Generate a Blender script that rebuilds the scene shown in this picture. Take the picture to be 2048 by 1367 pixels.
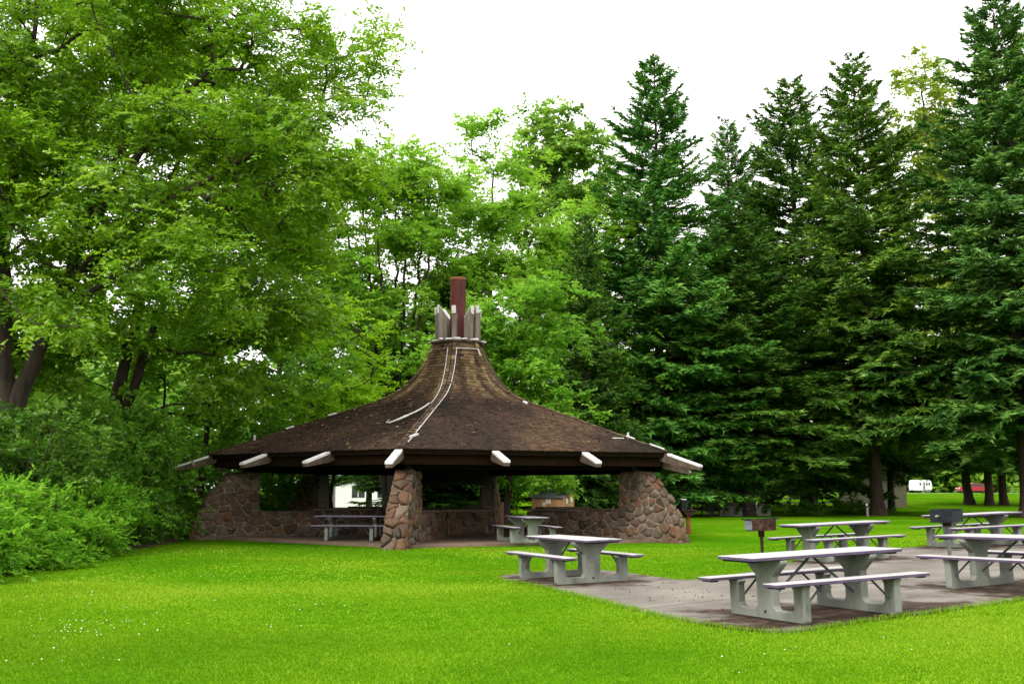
import bpy, bmesh, math, random
import numpy as np
from mathutils import Vector, Matrix

for o in list(bpy.data.objects):
    bpy.data.objects.remove(o)
sc = bpy.context.scene
COL = sc.collection
R_ = math.radians

# ------------------------------------------------------------------ camera
cam = bpy.data.cameras.new('camera'); camo = bpy.data.objects.new('camera', cam); COL.objects.link(camo)
cam.sensor_width = 36; cam.lens = 36; cam.clip_end = 3000; cam.clip_start = .1
camo.location = (0, 0, 1.658)
camo.rotation_euler = (R_(90) + math.atan(295.5 / 2048), 0, 0)
sc.camera = camo

# ------------------------------------------------------------------ sky, sun, exposure (bright overcast)
SUN_EL, SUN_AZ = R_(48), R_(212)          # azimuth clockwise from +Y: behind the camera, to the left
w = bpy.data.worlds.new('World'); sc.world = w; w.use_nodes = True
wn = w.node_tree.nodes; wl = w.node_tree.links
bg = wn['Background']
sky = wn.new('ShaderNodeTexSky'); sky.sky_type = 'NISHITA'; sky.sun_disc = False
sky.sun_elevation = SUN_EL; sky.sun_rotation = SUN_AZ; sky.air_density = 1.0; sky.dust_density = 4.0; sky.ozone_density = 1.0
hs = wn.new('ShaderNodeHueSaturation'); hs.inputs['Saturation'].default_value = .10
mx = wn.new('ShaderNodeMix'); mx.data_type = 'RGBA'; mx.inputs[0].default_value = .85     # full cloud cover: overcast sky, horizon about half as bright as the zenith
wt = wn.new('ShaderNodeTexCoord'); wz = wn.new('ShaderNodeSeparateXYZ'); wl.new(wt.outputs['Generated'], wz.inputs[0])
wm = wn.new('ShaderNodeMapRange'); wm.inputs[1].default_value = 0; wm.inputs[2].default_value = 1; wm.inputs[3].default_value = .48; wm.inputs[4].default_value = 1
wl.new(wz.outputs[2], wm.inputs[0])
wc = wn.new('ShaderNodeMix'); wc.data_type = 'RGBA'; wc.blend_type = 'MULTIPLY'; wc.inputs[0].default_value = 1; wc.inputs[6].default_value = (13.6, 13.4, 13.0, 1)
wl.new(wm.outputs[0], wc.inputs[7]); wl.new(wc.outputs[2], mx.inputs[7])
wl.new(sky.outputs[0], hs.inputs['Color']); wl.new(hs.outputs[0], mx.inputs[6]); wl.new(mx.outputs[2], bg.inputs[0])
bg.inputs[1].default_value = .12
sun = bpy.data.lights.new('sun', 'SUN'); suno = bpy.data.objects.new('sun', sun); COL.objects.link(suno)
sun.energy = 1.5; sun.angle = R_(24); sun.color = (1, .96, .88)
sd = Vector((math.sin(SUN_AZ) * math.cos(SUN_EL), math.cos(SUN_AZ) * math.cos(SUN_EL), math.sin(SUN_EL)))
suno.rotation_euler = sd.to_track_quat('Z', 'Y').to_euler(); suno.location = (-20, -20, 40)
sc.view_settings.view_transform = 'Standard'; sc.view_settings.look = 'None'
sc.view_settings.exposure = 1.2; sc.view_settings.gamma = 1; sc.view_settings.use_curve_mapping = False
sc.render.engine = 'CYCLES'
cy = sc.cycles
cy.max_bounces = 7; cy.diffuse_bounces = 5; cy.glossy_bounces = 2; cy.transmission_bounces = 4; cy.transparent_max_bounces = 4
cy.caustics_reflective = False; cy.caustics_refractive = False
cy.use_denoising = True; cy.sample_clamp_indirect = 6
try: cy.denoiser = 'OPENIMAGEDENOISE'
except Exception: pass

# ------------------------------------------------------------------ helpers
def tag(o, label=None, cat=None, group=None, kind=None):
    if label: o['label'] = label
    if cat: o['category'] = cat
    if group: o['group'] = group
    if kind: o['kind'] = kind
    return o

def empty(name, loc=(0, 0, 0), rz=0, label=None, cat=None, group=None):
    o = bpy.data.objects.new(name, None); COL.objects.link(o); o.empty_display_size = .2
    o.location = loc; o.rotation_euler = (0, 0, rz)
    return tag(o, label, cat, group)

def link(name, me, mat, parent=None, smooth=False):
    o = bpy.data.objects.new(name, me); COL.objects.link(o)
    for m in (mat if isinstance(mat, (list, tuple)) else [mat]):
        me.materials.append(m)
    if parent is not None: o.parent = parent
    if smooth: me.polygons.foreach_set('use_smooth', [True] * len(me.polygons))
    return o

def mesh_np(name, V, Fc, tint=None, midx=None):
    """V (n,3), Fc (m,k) arrays -> mesh; tint is a value per face"""
    V = np.asarray(V, np.float32).reshape(-1, 3); Fc = np.asarray(Fc, np.int32)
    me = bpy.data.meshes.new(name); m, k = Fc.shape
    me.vertices.add(len(V)); me.vertices.foreach_set('co', V.ravel())
    me.loops.add(m * k); me.loops.foreach_set('vertex_index', Fc.ravel())
    me.polygons.add(m); me.polygons.foreach_set('loop_start', np.arange(0, m * k, k, dtype=np.int32))
    me.polygons.foreach_set('loop_total', np.full(m, k, np.int32))
    if midx is not None: me.polygons.foreach_set('material_index', np.asarray(midx, np.int32))
    if tint is not None:
        a = me.attributes.new('tint', 'FLOAT', 'FACE'); a.data.foreach_set('value', np.asarray(tint, np.float32))
    me.update(calc_edges=True)
    return me

class MB:
    """collects shapes; build() links them as one mesh object"""
    def __init__(s): s.v = []; s.f = []; s.t = []
    def add(s, vs, fs, tint=.5):
        b = len(s.v); s.v += [tuple(v) for v in vs]; s.f += [tuple(b + i for i in f) for f in fs]; s.t += [tint] * len(fs); return s
    def box(s, x0, x1, y0, y1, z0, z1, tint=.5):
        return s.add([(x0, y0, z0), (x1, y0, z0), (x1, y1, z0), (x0, y1, z0), (x0, y0, z1), (x1, y0, z1), (x1, y1, z1), (x0, y1, z1)],
                     [(3, 2, 1, 0), (4, 5, 6, 7), (0, 1, 5, 4), (1, 2, 6, 5), (2, 3, 7, 6), (3, 0, 4, 7)], tint)
    def bar(s, p, q, wx, wz, up=(0, 0, 1), tint=.5):
        p = Vector(p); q = Vector(q); d = (q - p).normalized(); a = d.cross(Vector(up)).normalized(); b = a.cross(d)
        c = [p - a * wx - b * wz, p + a * wx - b * wz, p + a * wx + b * wz, p - a * wx + b * wz]
        e = [x + (q - p) for x in c]
        return s.add(c + e, [(0, 1, 2, 3), (7, 6, 5, 4), (1, 0, 4, 5), (2, 1, 5, 6), (3, 2, 6, 7), (0, 3, 7, 4)], tint)
    def tube(s, pts, rads, n=8, cap=True, tint=.5):
        rings = []; P = [Vector(p) for p in pts]
        if not hasattr(rads, '__len__'): rads = [rads] * len(P)
        ref = Vector((0, 0, 1))
        d0 = (P[1] - P[0]).normalized()
        if abs(d0.z) > .9: ref = Vector((1, 0, 0))
        vs = []; fs = []
        for i, p in enumerate(P):
            d = (P[min(i + 1, len(P) - 1)] - P[max(i - 1, 0)]).normalized()
            a = d.cross(ref).normalized(); b = d.cross(a)
            for k in range(n):
                t = 2 * math.pi * k / n; vs.append(p + (a * math.cos(t) + b * math.sin(t)) * rads[i])
        for i in range(len(P) - 1):
            for k in range(n):
                k2 = (k + 1) % n; fs.append((i * n + k, i * n + k2, (i + 1) * n + k2, (i + 1) * n + k))
        if cap: fs += [tuple(range(n))[::-1], tuple(range((len(P) - 1) * n, len(P) * n))]
        return s.add(vs, fs, tint)
    def lathe(s, prof, n=16, tint=.5):
        vs = [(r * math.cos(2 * math.pi * k / n), r * math.sin(2 * math.pi * k / n), z) for r, z in prof for k in range(n)]
        fs = [(i * n + k, i * n + (k + 1) % n, (i + 1) * n + (k + 1) % n, (i + 1) * n + k) for i in range(len(prof) - 1) for k in range(n)]
        return s.add(vs, fs, tint)
    def extrude(s, poly, a, b, axis='x', tint=.5):
        """2-D polygon (p,q) swept from a to b along axis"""
        g = {'x': lambda p, q, t: (t, p, q), 'y': lambda p, q, t: (p, t, q), 'z': lambda p, q, t: (p, q, t)}[axis]
        n = len(poly); vs = [g(p, q, a) for p, q in poly] + [g(p, q, b) for p, q in poly]
        return s.add(vs, [tuple(range(n))[::-1], tuple(range(n, 2 * n))] + [(i, (i + 1) % n, n + (i + 1) % n, n + i) for i in range(n)], tint)
    def mesh(s, name, bevel=0, segs=1):
        me = bpy.data.meshes.new(name); me.from_pydata(s.v, [], s.f)
        if not bevel:
            a = me.attributes.new('tint', 'FLOAT', 'FACE'); a.data.foreach_set('value', s.t)
        bm = bmesh.new(); bm.from_mesh(me)
        bmesh.ops.recalc_face_normals(bm, faces=bm.faces)
        if bevel: bmesh.ops.bevel(bm, geom=bm.edges[:], offset=bevel, segments=segs, affect='EDGES', clamp_overlap=True)
        bm.to_mesh(me); bm.free(); me.update()
        return me
    def build(s, name, mat, parent=None, bevel=0, segs=1, smooth=False):
        return link(name, s.mesh(name, bevel, segs), mat, parent, smooth)

def copy_tree(o, parent=None):
    c = o.copy(); COL.objects.link(c)
    if parent is not None: c.parent = parent
    for ch in list(o.children): copy_tree(ch, c)
    return c

def sstep(a, b, x):
    t = np.clip((np.asarray(x, float) - a) / (b - a), 0, 1); return t * t * (3 - 2 * t)

_ng = np.random.default_rng(5).random((64, 64))
def vnoise(x, y):
    x = np.asarray(x, float); y = np.asarray(y, float)
    i = np.floor(x).astype(int); j = np.floor(y).astype(int); u = x - i; v = y - j; u = u * u * (3 - 2 * u); v = v * v * (3 - 2 * v)
    g = lambda a, b: _ng[a % 64, b % 64]
    return (g(i, j) * (1 - u) + g(i + 1, j) * u) * (1 - v) + (g(i, j + 1) * (1 - u) + g(i + 1, j + 1) * u) * v
def fbm(x, y): return (vnoise(x, y) + .5 * vnoise(2.1 * x + 7, 2.1 * y + 3) + .25 * vnoise(4.3 * x, 4.3 * y + 9)) / 1.75

PAV = (-2.07, 38.64)
def zg(x, y):
    """the lie of the land: falls level on the left, rises gently to the right and far off"""
    x = np.asarray(x, float); y = np.asarray(y, float)
    r = .031 * np.where(x < 0, 0, np.where(x < 1.6, x * x / 3.2, np.minimum(x, 14) - .8))
    r = r * sstep(10.5, 15.5, np.hypot(x - PAV[0], y - PAV[1]))
    r = r * (1 - sstep(30, 46, y))
    far = 1.2 * sstep(76, 138, y) * sstep(-30, 35, x)
    return r + far + .03 * (fbm(x * .12, y * .12) - .5) * sstep(0, 6, np.hypot(x - PAV[0], y - PAV[1]) - 10)

# ------------------------------------------------------------------ materials
def nodes(m):
    m.use_nodes = True; nt = m.node_tree; return nt, nt.nodes, nt.links

def ramp(nd, cols, pos=None):
    r = nd.new('ShaderNodeValToRGB'); e = r.color_ramp.elements
    n = len(cols); pos = pos or [i / (n - 1) for i in range(n)]
    while len(e) < n: e.new(.5)
    for i in range(n): e[i].position = pos[i]; e[i].color = (*cols[i], 1)
    return r

def mat(name, cols, scale=5, rough=.8, bump=0, bscale=None, detail=6, stretch=(1, 1, 1), metallic=0, spec=.3, lo=.3, hi=.7, tintmix=None, coord='Object'):
    """noise mottled surface; tintmix=(cols) adds a per-piece colour from the 'tint' face attribute, multiplied by the noise"""
    m = bpy.data.materials.new(name); nt, nd, lk = nodes(m); b = nd['Principled BSDF']
    tc = nd.new('ShaderNodeTexCoord'); mp = nd.new('ShaderNodeMapping'); mp.inputs['Scale'].default_value = stretch
    oi = nd.new('ShaderNodeObjectInfo'); vm = nd.new('ShaderNodeVectorMath'); vm.operation = 'MULTIPLY_ADD'; vm.inputs[1].default_value = (31, 17, 23)
    lk.new(oi.outputs['Random'], vm.inputs[0]); lk.new(tc.outputs[coord], vm.inputs[2]); lk.new(vm.outputs[0], mp.inputs[0])   # no two pieces share their grain
    nz = nd.new('ShaderNodeTexNoise'); nz.inputs['Scale'].default_value = scale; nz.inputs['Detail'].default_value = detail; nz.inputs['Roughness'].default_value = .62
    lk.new(mp.outputs[0], nz.inputs['Vector'])
    n = len(cols); rp = ramp(nd, cols, [lo + (hi - lo) * i / max(1, n - 1) for i in range(n)])
    lk.new(nz.outputs[0], rp.inputs[0]); out = rp.outputs[0]
    if tintmix:
        at = nd.new('ShaderNodeAttribute'); at.attribute_name = 'tint'
        r2 = ramp(nd, tintmix); lk.new(at.outputs['Fac'], r2.inputs[0])
        mm = nd.new('ShaderNodeMix'); mm.data_type = 'RGBA'; mm.blend_type = 'MULTIPLY'; mm.inputs[0].default_value = 1
        lk.new(r2.outputs[0], mm.inputs[6]); lk.new(out, mm.inputs[7]); out = mm.outputs[2]
    lk.new(out, b.inputs['Base Color'])
    b.inputs['Roughness'].default_value = rough; b.inputs['Metallic'].default_value = metallic; b.inputs['Specular IOR Level'].default_value = spec
    if bump:
        nb = nd.new('ShaderNodeTexNoise'); nb.inputs['Scale'].default_value = bscale or scale * 4; nb.inputs['Detail'].default_value = 8
        lk.new(mp.outputs[0], nb.inputs['Vector'])
        bp = nd.new('ShaderNodeBump'); bp.inputs['Strength'].default_value = bump; bp.inputs['Distance'].default_value = .02
        lk.new(nb.outputs[0], bp.inputs['Height']); lk.new(bp.outputs[0], b.inputs['Normal'])
    return m

def leafmat(name, cols, trans=.35, gloss=.018):
    m = bpy.data.materials.new(name); nt, nd, lk = nodes(m); nd.remove(nd['Principled BSDF']); out = nd['Material Output']
    at = nd.new('ShaderNodeAttribute'); at.attribute_name = 'tint'
    r = ramp(nd, cols); lk.new(at.outputs['Fac'], r.inputs[0])
    d = nd.new('ShaderNodeBsdfDiffuse'); t = nd.new('ShaderNodeBsdfTranslucent'); g = nd.new('ShaderNodeBsdfGlossy'); g.inputs['Roughness'].default_value = .45
    hsv = nd.new('ShaderNodeHueSaturation'); hsv.inputs['Hue'].default_value = .497; hsv.inputs['Value'].default_value = 1.3
    lk.new(r.outputs[0], d.inputs[0]); lk.new(r.outputs[0], hsv.inputs['Color']); lk.new(hsv.outputs[0], t.inputs[0])
    a = nd.new('ShaderNodeMixShader'); a.inputs[0].default_value = trans; b = nd.new('ShaderNodeMixShader'); b.inputs[0].default_value = gloss
    lk.new(d.outputs[0], a.inputs[1]); lk.new(t.outputs[0], a.inputs[2]); lk.new(a.outputs[0], b.inputs[1]); lk.new(g.outputs[0], b.inputs[2])
    lk.new(b.outputs[0], out.inputs[0]); return m

M = {}
M['soil'] = mat('soil', [(.035, .022, .014), (.085, .055, .032)], 3, .95, .6)
M['asphalt'] = mat('far_road', [(.20, .19, .18), (.28, .26, .25)], 2, .9)
M['slab'] = mat('slab_concrete', [(.10, .066, .046), (.165, .115, .085)], 1.5, .85, .2, 40)
M['concrete'] = mat('cast_concrete', [(.062, .070, .052), (.14, .15, .126), (.178, .188, .163), (.205, .214, .19)], 3.2, .85, .3, 60, stretch=(1, 1, .45), lo=.26, hi=.64)
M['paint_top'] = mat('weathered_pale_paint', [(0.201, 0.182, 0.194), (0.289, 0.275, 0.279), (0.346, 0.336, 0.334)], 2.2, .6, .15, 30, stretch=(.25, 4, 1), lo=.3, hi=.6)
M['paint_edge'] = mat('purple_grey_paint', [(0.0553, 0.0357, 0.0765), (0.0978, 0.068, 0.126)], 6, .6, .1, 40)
M['steel'] = mat('grey_steel', [(.07, .085, .085), (.14, .155, .155)], 14, .5, .1, metallic=.4)
M['black_steel'] = mat('black_steel', [(.007, .008, .011), (.018, .021, .028)], 9, .6, .1, spec=.15)
M['rust'] = mat('rusted_iron', [(.014, .010, .009), (.035, .020, .014), (.085, .045, .028)], 11, .9, .4, spec=.05)
M['red_iron'] = mat('red_iron', [(.16, .028, .015), (.25, .05, .025)], 8, .7)
M['ash_grey'] = mat('grey_enamel', [(.12, .13, .16), (.20, .21, .25)], 9, .6)
M['stove_pipe'] = mat('oxide_red_pipe', [(0.044, 0.0078, 0.0078), (0.084, 0.0156, 0.014), (0.104, 0.0234, 0.0156)], 3, .55, .1, stretch=(1, 1, .4))
M['pipe_rim'] = mat('rusty_pipe_rim', [(.12, .035, .02), (.22, .08, .04)], 14, .8, .2)
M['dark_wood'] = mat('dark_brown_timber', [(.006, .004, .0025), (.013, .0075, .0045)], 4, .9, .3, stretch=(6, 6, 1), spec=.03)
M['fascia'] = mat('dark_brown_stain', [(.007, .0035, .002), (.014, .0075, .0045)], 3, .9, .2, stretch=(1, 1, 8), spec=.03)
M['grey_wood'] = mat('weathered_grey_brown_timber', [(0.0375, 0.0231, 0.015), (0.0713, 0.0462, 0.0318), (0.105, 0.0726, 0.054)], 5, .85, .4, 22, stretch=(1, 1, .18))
M['post_wood'] = mat('silvered_timber', [(.075, .058, .045), (.15, .122, .10), (.21, .18, .155)], 5, .85, .4, 22, stretch=(1, 1, .18))
M['white_cap'] = mat('chalky_white_cap', [(0.345, 0.31, 0.31), (0.483, 0.46, 0.46), (0.552, 0.529, 0.529)], 4, .7, .2, lo=.25, hi=.6)
M['flash'] = mat('white_flashing', [(0.342, 0.333, 0.333), (0.558, 0.549, 0.549)], 8, .5, .1)
M['mortar'] = mat('pale_mortar', [(0.132, 0.114, 0.09), (0.24, 0.21, 0.174)], 7, .95, .5, 50)
M['stone'] = mat('fieldstone', [(.55, .53, .50), (1, 1, 1), (1.25, 1.2, 1.1)], 5, .85, .7, 16, lo=.3, hi=.72,
                 tintmix=[(.033, .025, .019), (.092, .060, .039), (.115, .054, .028), (.070, .053, .040), (.13, .068, .034), (.055, .034, .023), (.135, .098, .068), (.086, .055, .036), (.105, .083, .062)])
M['shingle'] = mat('cedar_shingle', [(.6, .6, .6), (1, 1, 1), (1.2, 1.15, 1.1)], 5, .9, .5, 30,
                   tintmix=[(.013, .008, .006), (.028, .016, .010), (.054, .030, .017), (.115, .072, .034), (.23, .16, .078)])
M['moss'] = mat('mossy_board', [(.10, .075, .05), (.19, .14, .10)], 9, .95, .3)
M['bark'] = mat('grey_brown_bark', [(0.0158, 0.0109, 0.008), (0.0383, 0.0273, 0.02), (0.054, 0.0399, 0.03)], 3, .95, .9, 9, stretch=(2, 2, .35))
M['bark_dark'] = mat('dark_conifer_bark', [(.025, .016, .012), (.065, .042, .030)], 3, .95, .9, 8, stretch=(2, 2, .4))
M['twig'] = mat('twig_bark', [(.040, .028, .020), (.075, .055, .038)], 3, .95)
M['leaf_ash'] = leafmat('ash_leaves', [(0.0718, 0.175, 0.0055), (0.12, 0.263, 0.0066), (0.179, 0.338, 0.0099), (0.251, 0.4, 0.0154)], .45, .03)
M['leaf_mid'] = leafmat('middle_green_leaves', [(0.0578, 0.168, 0.012), (0.105, 0.263, 0.015), (0.152, 0.342, 0.02), (0.21, 0.403, 0.03)], .5)
M['leaf_bright'] = leafmat('bright_spring_leaves', [(0.1, 0.232, 0.014), (0.155, 0.33, 0.018), (0.215, 0.412, 0.028), (0.28, 0.464, 0.04)], .5)
M['leaf_yellow'] = leafmat('yellow_green_leaves', [(0.142, 0.3, 0.008), (0.218, 0.425, 0.012), (0.314, 0.537, 0.016), (0.399, 0.625, 0.025)], .5)
M['leaf_olive'] = leafmat('olive_leaves', [(0.099, 0.161, 0.0132), (0.165, 0.245, 0.0198), (0.242, 0.322, 0.0308), (0.308, 0.378, 0.044)], .45)
M['leaf_poplar'] = leafmat('dull_green_leaves', [(0.08, 0.193, 0.021), (0.144, 0.289, 0.027), (0.216, 0.376, 0.039), (0.28, 0.438, 0.06)], .4)
M['leaf_shrub'] = leafmat('shrub_leaves', [(0.0338, 0.1, 0.00756), (0.0653, 0.164, 0.0126), (0.104, 0.222, 0.0189), (0.147, 0.275, 0.0315)], .4, .02)
M['leaf_shrub2'] = leafmat('fresh_shrub_leaves', [(0.0391, 0.127, 0.009), (0.0713, 0.196, 0.012), (0.115, 0.265, 0.0165), (0.161, 0.322, 0.0255)], .45, .02)
M['leaf_hedge'] = leafmat('feathery_hedge_leaves', [(0.06, 0.186, 0.0084), (0.102, 0.27, 0.0132), (0.15, 0.342, 0.0192), (0.204, 0.396, 0.027)], .4, .008)
M['needle_a'] = leafmat('blue_green_needles', [(0.0235, 0.0857, 0.00994), (0.0516, 0.164, 0.0182), (0.0938, 0.239, 0.0282), (0.149, 0.308, 0.0414)], .15)
M['needle_b'] = leafmat('deep_green_needles', [(0.0193, 0.064, 0.00655), (0.0468, 0.123, 0.0112), (0.0853, 0.184, 0.0187), (0.138, 0.246, 0.03)], .15)
M['needle_c'] = leafmat('yellowish_green_needles', [(0.0276, 0.0756, 0.00816), (0.062, 0.145, 0.0122), (0.11, 0.214, 0.0184), (0.172, 0.284, 0.0286)], .15)
M['needle_d'] = leafmat('grey_blue_needles', [(0.0233, 0.0782, 0.0113), (0.0566, 0.149, 0.0213), (0.103, 0.221, 0.0339), (0.167, 0.291, 0.0502)], .15)
M['grass_blade'] = leafmat('grass_blades', [(0.0617, 0.162, 0.0024), (0.11, 0.246, 0.0036), (0.158, 0.309, 0.0054), (0.246, 0.358, 0.021)], .4, .004)
M['clover'] = mat('clover_white', [(.6, .58, .5), (.75, .73, .66)], 5, .8)
M['white_wall'] = mat('white_siding', [(.68, .68, .68), (.78, .78, .77)], 2, .7)
M['tan_wall'] = mat('tan_block_wall', [(.17, .155, .105), (.22, .20, .14)], 1.5, .9, .1)
M['cedar_board'] = mat('orange_brown_boards', [(0.289, 0.14, 0.0659), (0.478, 0.252, 0.132)], 4, .8, .2, stretch=(3, 3, .6))
M['metal_roof'] = mat('dark_grey_sheet', [(0.063, 0.0658, 0.084), (0.119, 0.123, 0.147)], 4, .5, .1)
M['paper'] = mat('paper', [(.70, .70, .68), (.78, .78, .75)], 6, .9)
M['ink'] = mat('ink', [(.08, .08, .09), (.12, .12, .13)], 6, .9)
M['yellow_card'] = mat('yellow_card', [(.60, .36, .06), (.66, .42, .08)], 6, .9)
M['glass'] = mat('dark_glass', [(.015, .018, .02), (.03, .034, .038)], 2, .08, spec=.6)
M['car_red'] = mat('red_car_paint', [(.22, .008, .012), (.27, .012, .018)], 2, .25, spec=.6)
M['tyre'] = mat('tyre_rubber', [(.012, .012, .012), (.025, .025, .025)], 8, .9)
M['hub'] = mat('wheel_hub', [(.35, .35, .35), (.45, .45, .45)], 8, .4, metallic=.6)
M['lamp_red'] = mat('red_lamp', [(.30, .02, .02), (.36, .03, .03)], 3, .4)
M['brown_door'] = mat('brown_door', [(.11, .05, .03), (.16, .075, .045)], 3, .7)
M['fence_wood'] = mat('grey_fence_rail', [(.20, .18, .15), (.30, .27, .23)], 4, .9)
M['debris'] = mat('dry_debris', [(.018, .013, .010), (.06, .04, .025)], 6, .95)
M['dead_leaf'] = mat('dead_leaves', [(.6, .6, .6), (1, 1, 1)], 6, .9, tintmix=[(.30, .11, .03), (.34, .20, .07), (.16, .07, .03), (.40, .32, .20)])

def lawn_material():
    m = bpy.data.materials.new('lawn'); nt, nd, lk = nodes(m); b = nd['Principled BSDF']
    g = nd.new('ShaderNodeNewGeometry')
    def noise(s, d=5):
        n = nd.new('ShaderNodeTexNoise'); n.inputs['Scale'].default_value = s; n.inputs['Detail'].default_value = d; lk.new(g.outputs['Position'], n.inputs['Vector']); return n
    n1 = noise(.22, 4); n2 = noise(3.5, 6); n3 = noise(60, 4)
    r1 = ramp(nd, [(.038, .128, .002), (.058, .156, .003), (.094, .162, .006)], [.35, .5, .68]); lk.new(n1.outputs[0], r1.inputs[0])
    r2 = ramp(nd, [(.7, .74, .6), (1, 1, 1), (1.25, 1.12, 1.3)], [.3, .5, .72]); lk.new(n2.outputs[0], r2.inputs[0])
    r3 = ramp(nd, [(.45, .5, .4), (1, 1, 1), (1.3, 1.25, 1.3)], [.32, .5, .7]); lk.new(n3.outputs[0], r3.inputs[0])
    a = nd.new('ShaderNodeMix'); a.data_type = 'RGBA'; a.blend_type = 'MULTIPLY'; a.inputs[0].default_value = 1
    c = nd.new('ShaderNodeMix'); c.data_type = 'RGBA'; c.blend_type = 'MULTIPLY'; c.inputs[0].default_value = .8
    lk.new(r1.outputs[0], a.inputs[6]); lk.new(r2.outputs[0], a.inputs[7]); lk.new(a.outputs[2], c.inputs[6]); lk.new(r3.outputs[0], c.inputs[7])
    lk.new(c.outputs[2], b.inputs['Base Color']); b.inputs['Roughness'].default_value = 1; b.inputs['Specular IOR Level'].default_value = 0
    bp = nd.new('ShaderNodeBump'); bp.inputs['Strength'].default_value = .6; bp.inputs['Distance'].default_value = .05
    lk.new(n3.outputs[0], bp.inputs['Height']); lk.new(bp.outputs[0], b.inputs['Normal'])
    return m
M['lawn'] = lawn_material()

def pad_material(soil_shade):
    """aggregate paving with rusty soil and painted contact shade from stains (x, y, radius x, radius y, turn)"""
    m = bpy.data.materials.new('aggregate_paving'); nt, nd, lk = nodes(m); b = nd['Principled BSDF']
    g = nd.new('ShaderNodeNewGeometry')
    def noise(s, d=5):
        n = nd.new('ShaderNodeTexNoise'); n.inputs['Scale'].default_value = s; n.inputs['Detail'].default_value = d; lk.new(g.outputs['Position'], n.inputs['Vector']); return n
    n1 = noise(.9, 6); n2 = noise(70, 3); n3 = noise(2.2, 8)
    r1 = ramp(nd, [(.094, .083, .069), (.128, .115, .098), (.165, .15, .13)], [.32, .5, .68]); lk.new(n1.outputs[0], r1.inputs[0])
    r2 = ramp(nd, [(.55, .55, .55), (1, 1, 1), (1.35, 1.35, 1.35)], [.33, .5, .68]); lk.new(n2.outputs[0], r2.inputs[0])
    a = nd.new('ShaderNodeMix'); a.data_type = 'RGBA'; a.blend_type = 'MULTIPLY'; a.inputs[0].default_value = .75
    lk.new(r1.outputs[0], a.inputs[6]); lk.new(r2.outputs[0], a.inputs[7])
    fac = None
    for x, y, rx, ry, t in soil_shade:
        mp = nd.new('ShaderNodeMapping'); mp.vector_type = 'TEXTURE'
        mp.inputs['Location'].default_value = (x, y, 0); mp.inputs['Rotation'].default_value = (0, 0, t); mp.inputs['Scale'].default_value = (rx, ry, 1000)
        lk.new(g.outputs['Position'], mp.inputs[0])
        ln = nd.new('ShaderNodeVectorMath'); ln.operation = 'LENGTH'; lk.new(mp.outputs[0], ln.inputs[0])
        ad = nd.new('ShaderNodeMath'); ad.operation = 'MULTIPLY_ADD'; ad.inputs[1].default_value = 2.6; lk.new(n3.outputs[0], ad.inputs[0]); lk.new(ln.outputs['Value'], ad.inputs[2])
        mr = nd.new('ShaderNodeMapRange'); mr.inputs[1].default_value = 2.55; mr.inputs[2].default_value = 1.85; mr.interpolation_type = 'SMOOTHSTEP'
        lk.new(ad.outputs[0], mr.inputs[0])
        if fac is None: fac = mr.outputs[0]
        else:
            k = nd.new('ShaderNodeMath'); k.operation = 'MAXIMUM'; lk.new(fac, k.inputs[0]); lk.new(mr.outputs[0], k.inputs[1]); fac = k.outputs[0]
    n4 = noise(6, 5); r4 = ramp(nd, [(.016, .008, .005), (.032, .016, .009), (.065, .042, .028)], [.35, .5, .68]); lk.new(n4.outputs[0], r4.inputs[0])  # brown soil tone, darkened to paint contact shade beneath the tables
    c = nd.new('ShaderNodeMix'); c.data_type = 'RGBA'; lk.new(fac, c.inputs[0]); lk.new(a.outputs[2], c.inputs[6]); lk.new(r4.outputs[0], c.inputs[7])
    lk.new(c.outputs[2], b.inputs['Base Color']); b.inputs['Roughness'].default_value = .9; b.inputs['Specular IOR Level'].default_value = .2
    bp = nd.new('ShaderNodeBump'); bp.inputs['Strength'].default_value = .5; bp.inputs['Distance'].default_value = .01
    lk.new(n2.outputs[0], bp.inputs['Height']); lk.new(bp.outputs[0], b.inputs['Normal'])
    return m

# ------------------------------------------------------------------ ground
def grid_mesh(name, xs, ys, dz=0):
    X, Y = np.meshgrid(xs, ys); Z = zg(X, Y) + dz
    n, m = len(xs), len(ys); V = np.stack([X, Y, Z], -1).reshape(-1, 3)
    i = np.arange(n - 1)[None] + np.arange(m - 1)[:, None] * n
    return mesh_np(name, V, np.stack([i, i + 1, i + n + 1, i + n], -1).reshape(-1, 4))
xs = np.concatenate([[-900, -500, -280, -160, -100, -70], np.arange(-50, 70.1, 1.0), [80, 100, 140, 220, 400, 900]])
ys = np.concatenate([[-60, -25, -8], np.arange(0, 60, 1.0), np.arange(60, 160, 4.0), [180, 240, 400, 800, 1500]])
tag(link('lawn', grid_mesh('lawn', xs, ys), M['lawn'], smooth=True), kind='structure')

# ------------------------------------------------------------------ paved pad (world coordinates measured on the ground)
PADPTS = [(-.48, 19.94), (.13, 20.75), (.99, 21.53), (1.75, 21.4), (2.09, 20.87), (2.61, 19.47), (3.13, 18.14), (4.23, 19.41), (5.64, 21.4),
          (6.6, 23.51), (8.91, 24.8), (10.11, 25.37), (12.23, 27.22), (14.33, 27.74), (16.36, 27.8), (16.5, 16.2), (8.72, 14.91), (6.9, 14.16),
          (6.11, 13.59), (5.05, 12.94), (4.32, 12.53), (3.62, 12.02), (3.02, 11.67), (2.51, 12.13), (2.0, 13.33), (1.75, 14.04), (1.01, 16.45), (.37, 18.25)]
def chaikin(P, n=1):
    for _ in range(n):
        Q = []
        for i in range(len(P)):
            a, b = P[i], P[(i + 1) % len(P)]
            Q += [tuple(.75 * a[k] + .25 * b[k] for k in range(len(a))), tuple(.25 * a[k] + .75 * b[k] for k in range(len(a)))]
        P = Q
    return P
PAD = chaikin(PADPTS, 2)
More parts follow.
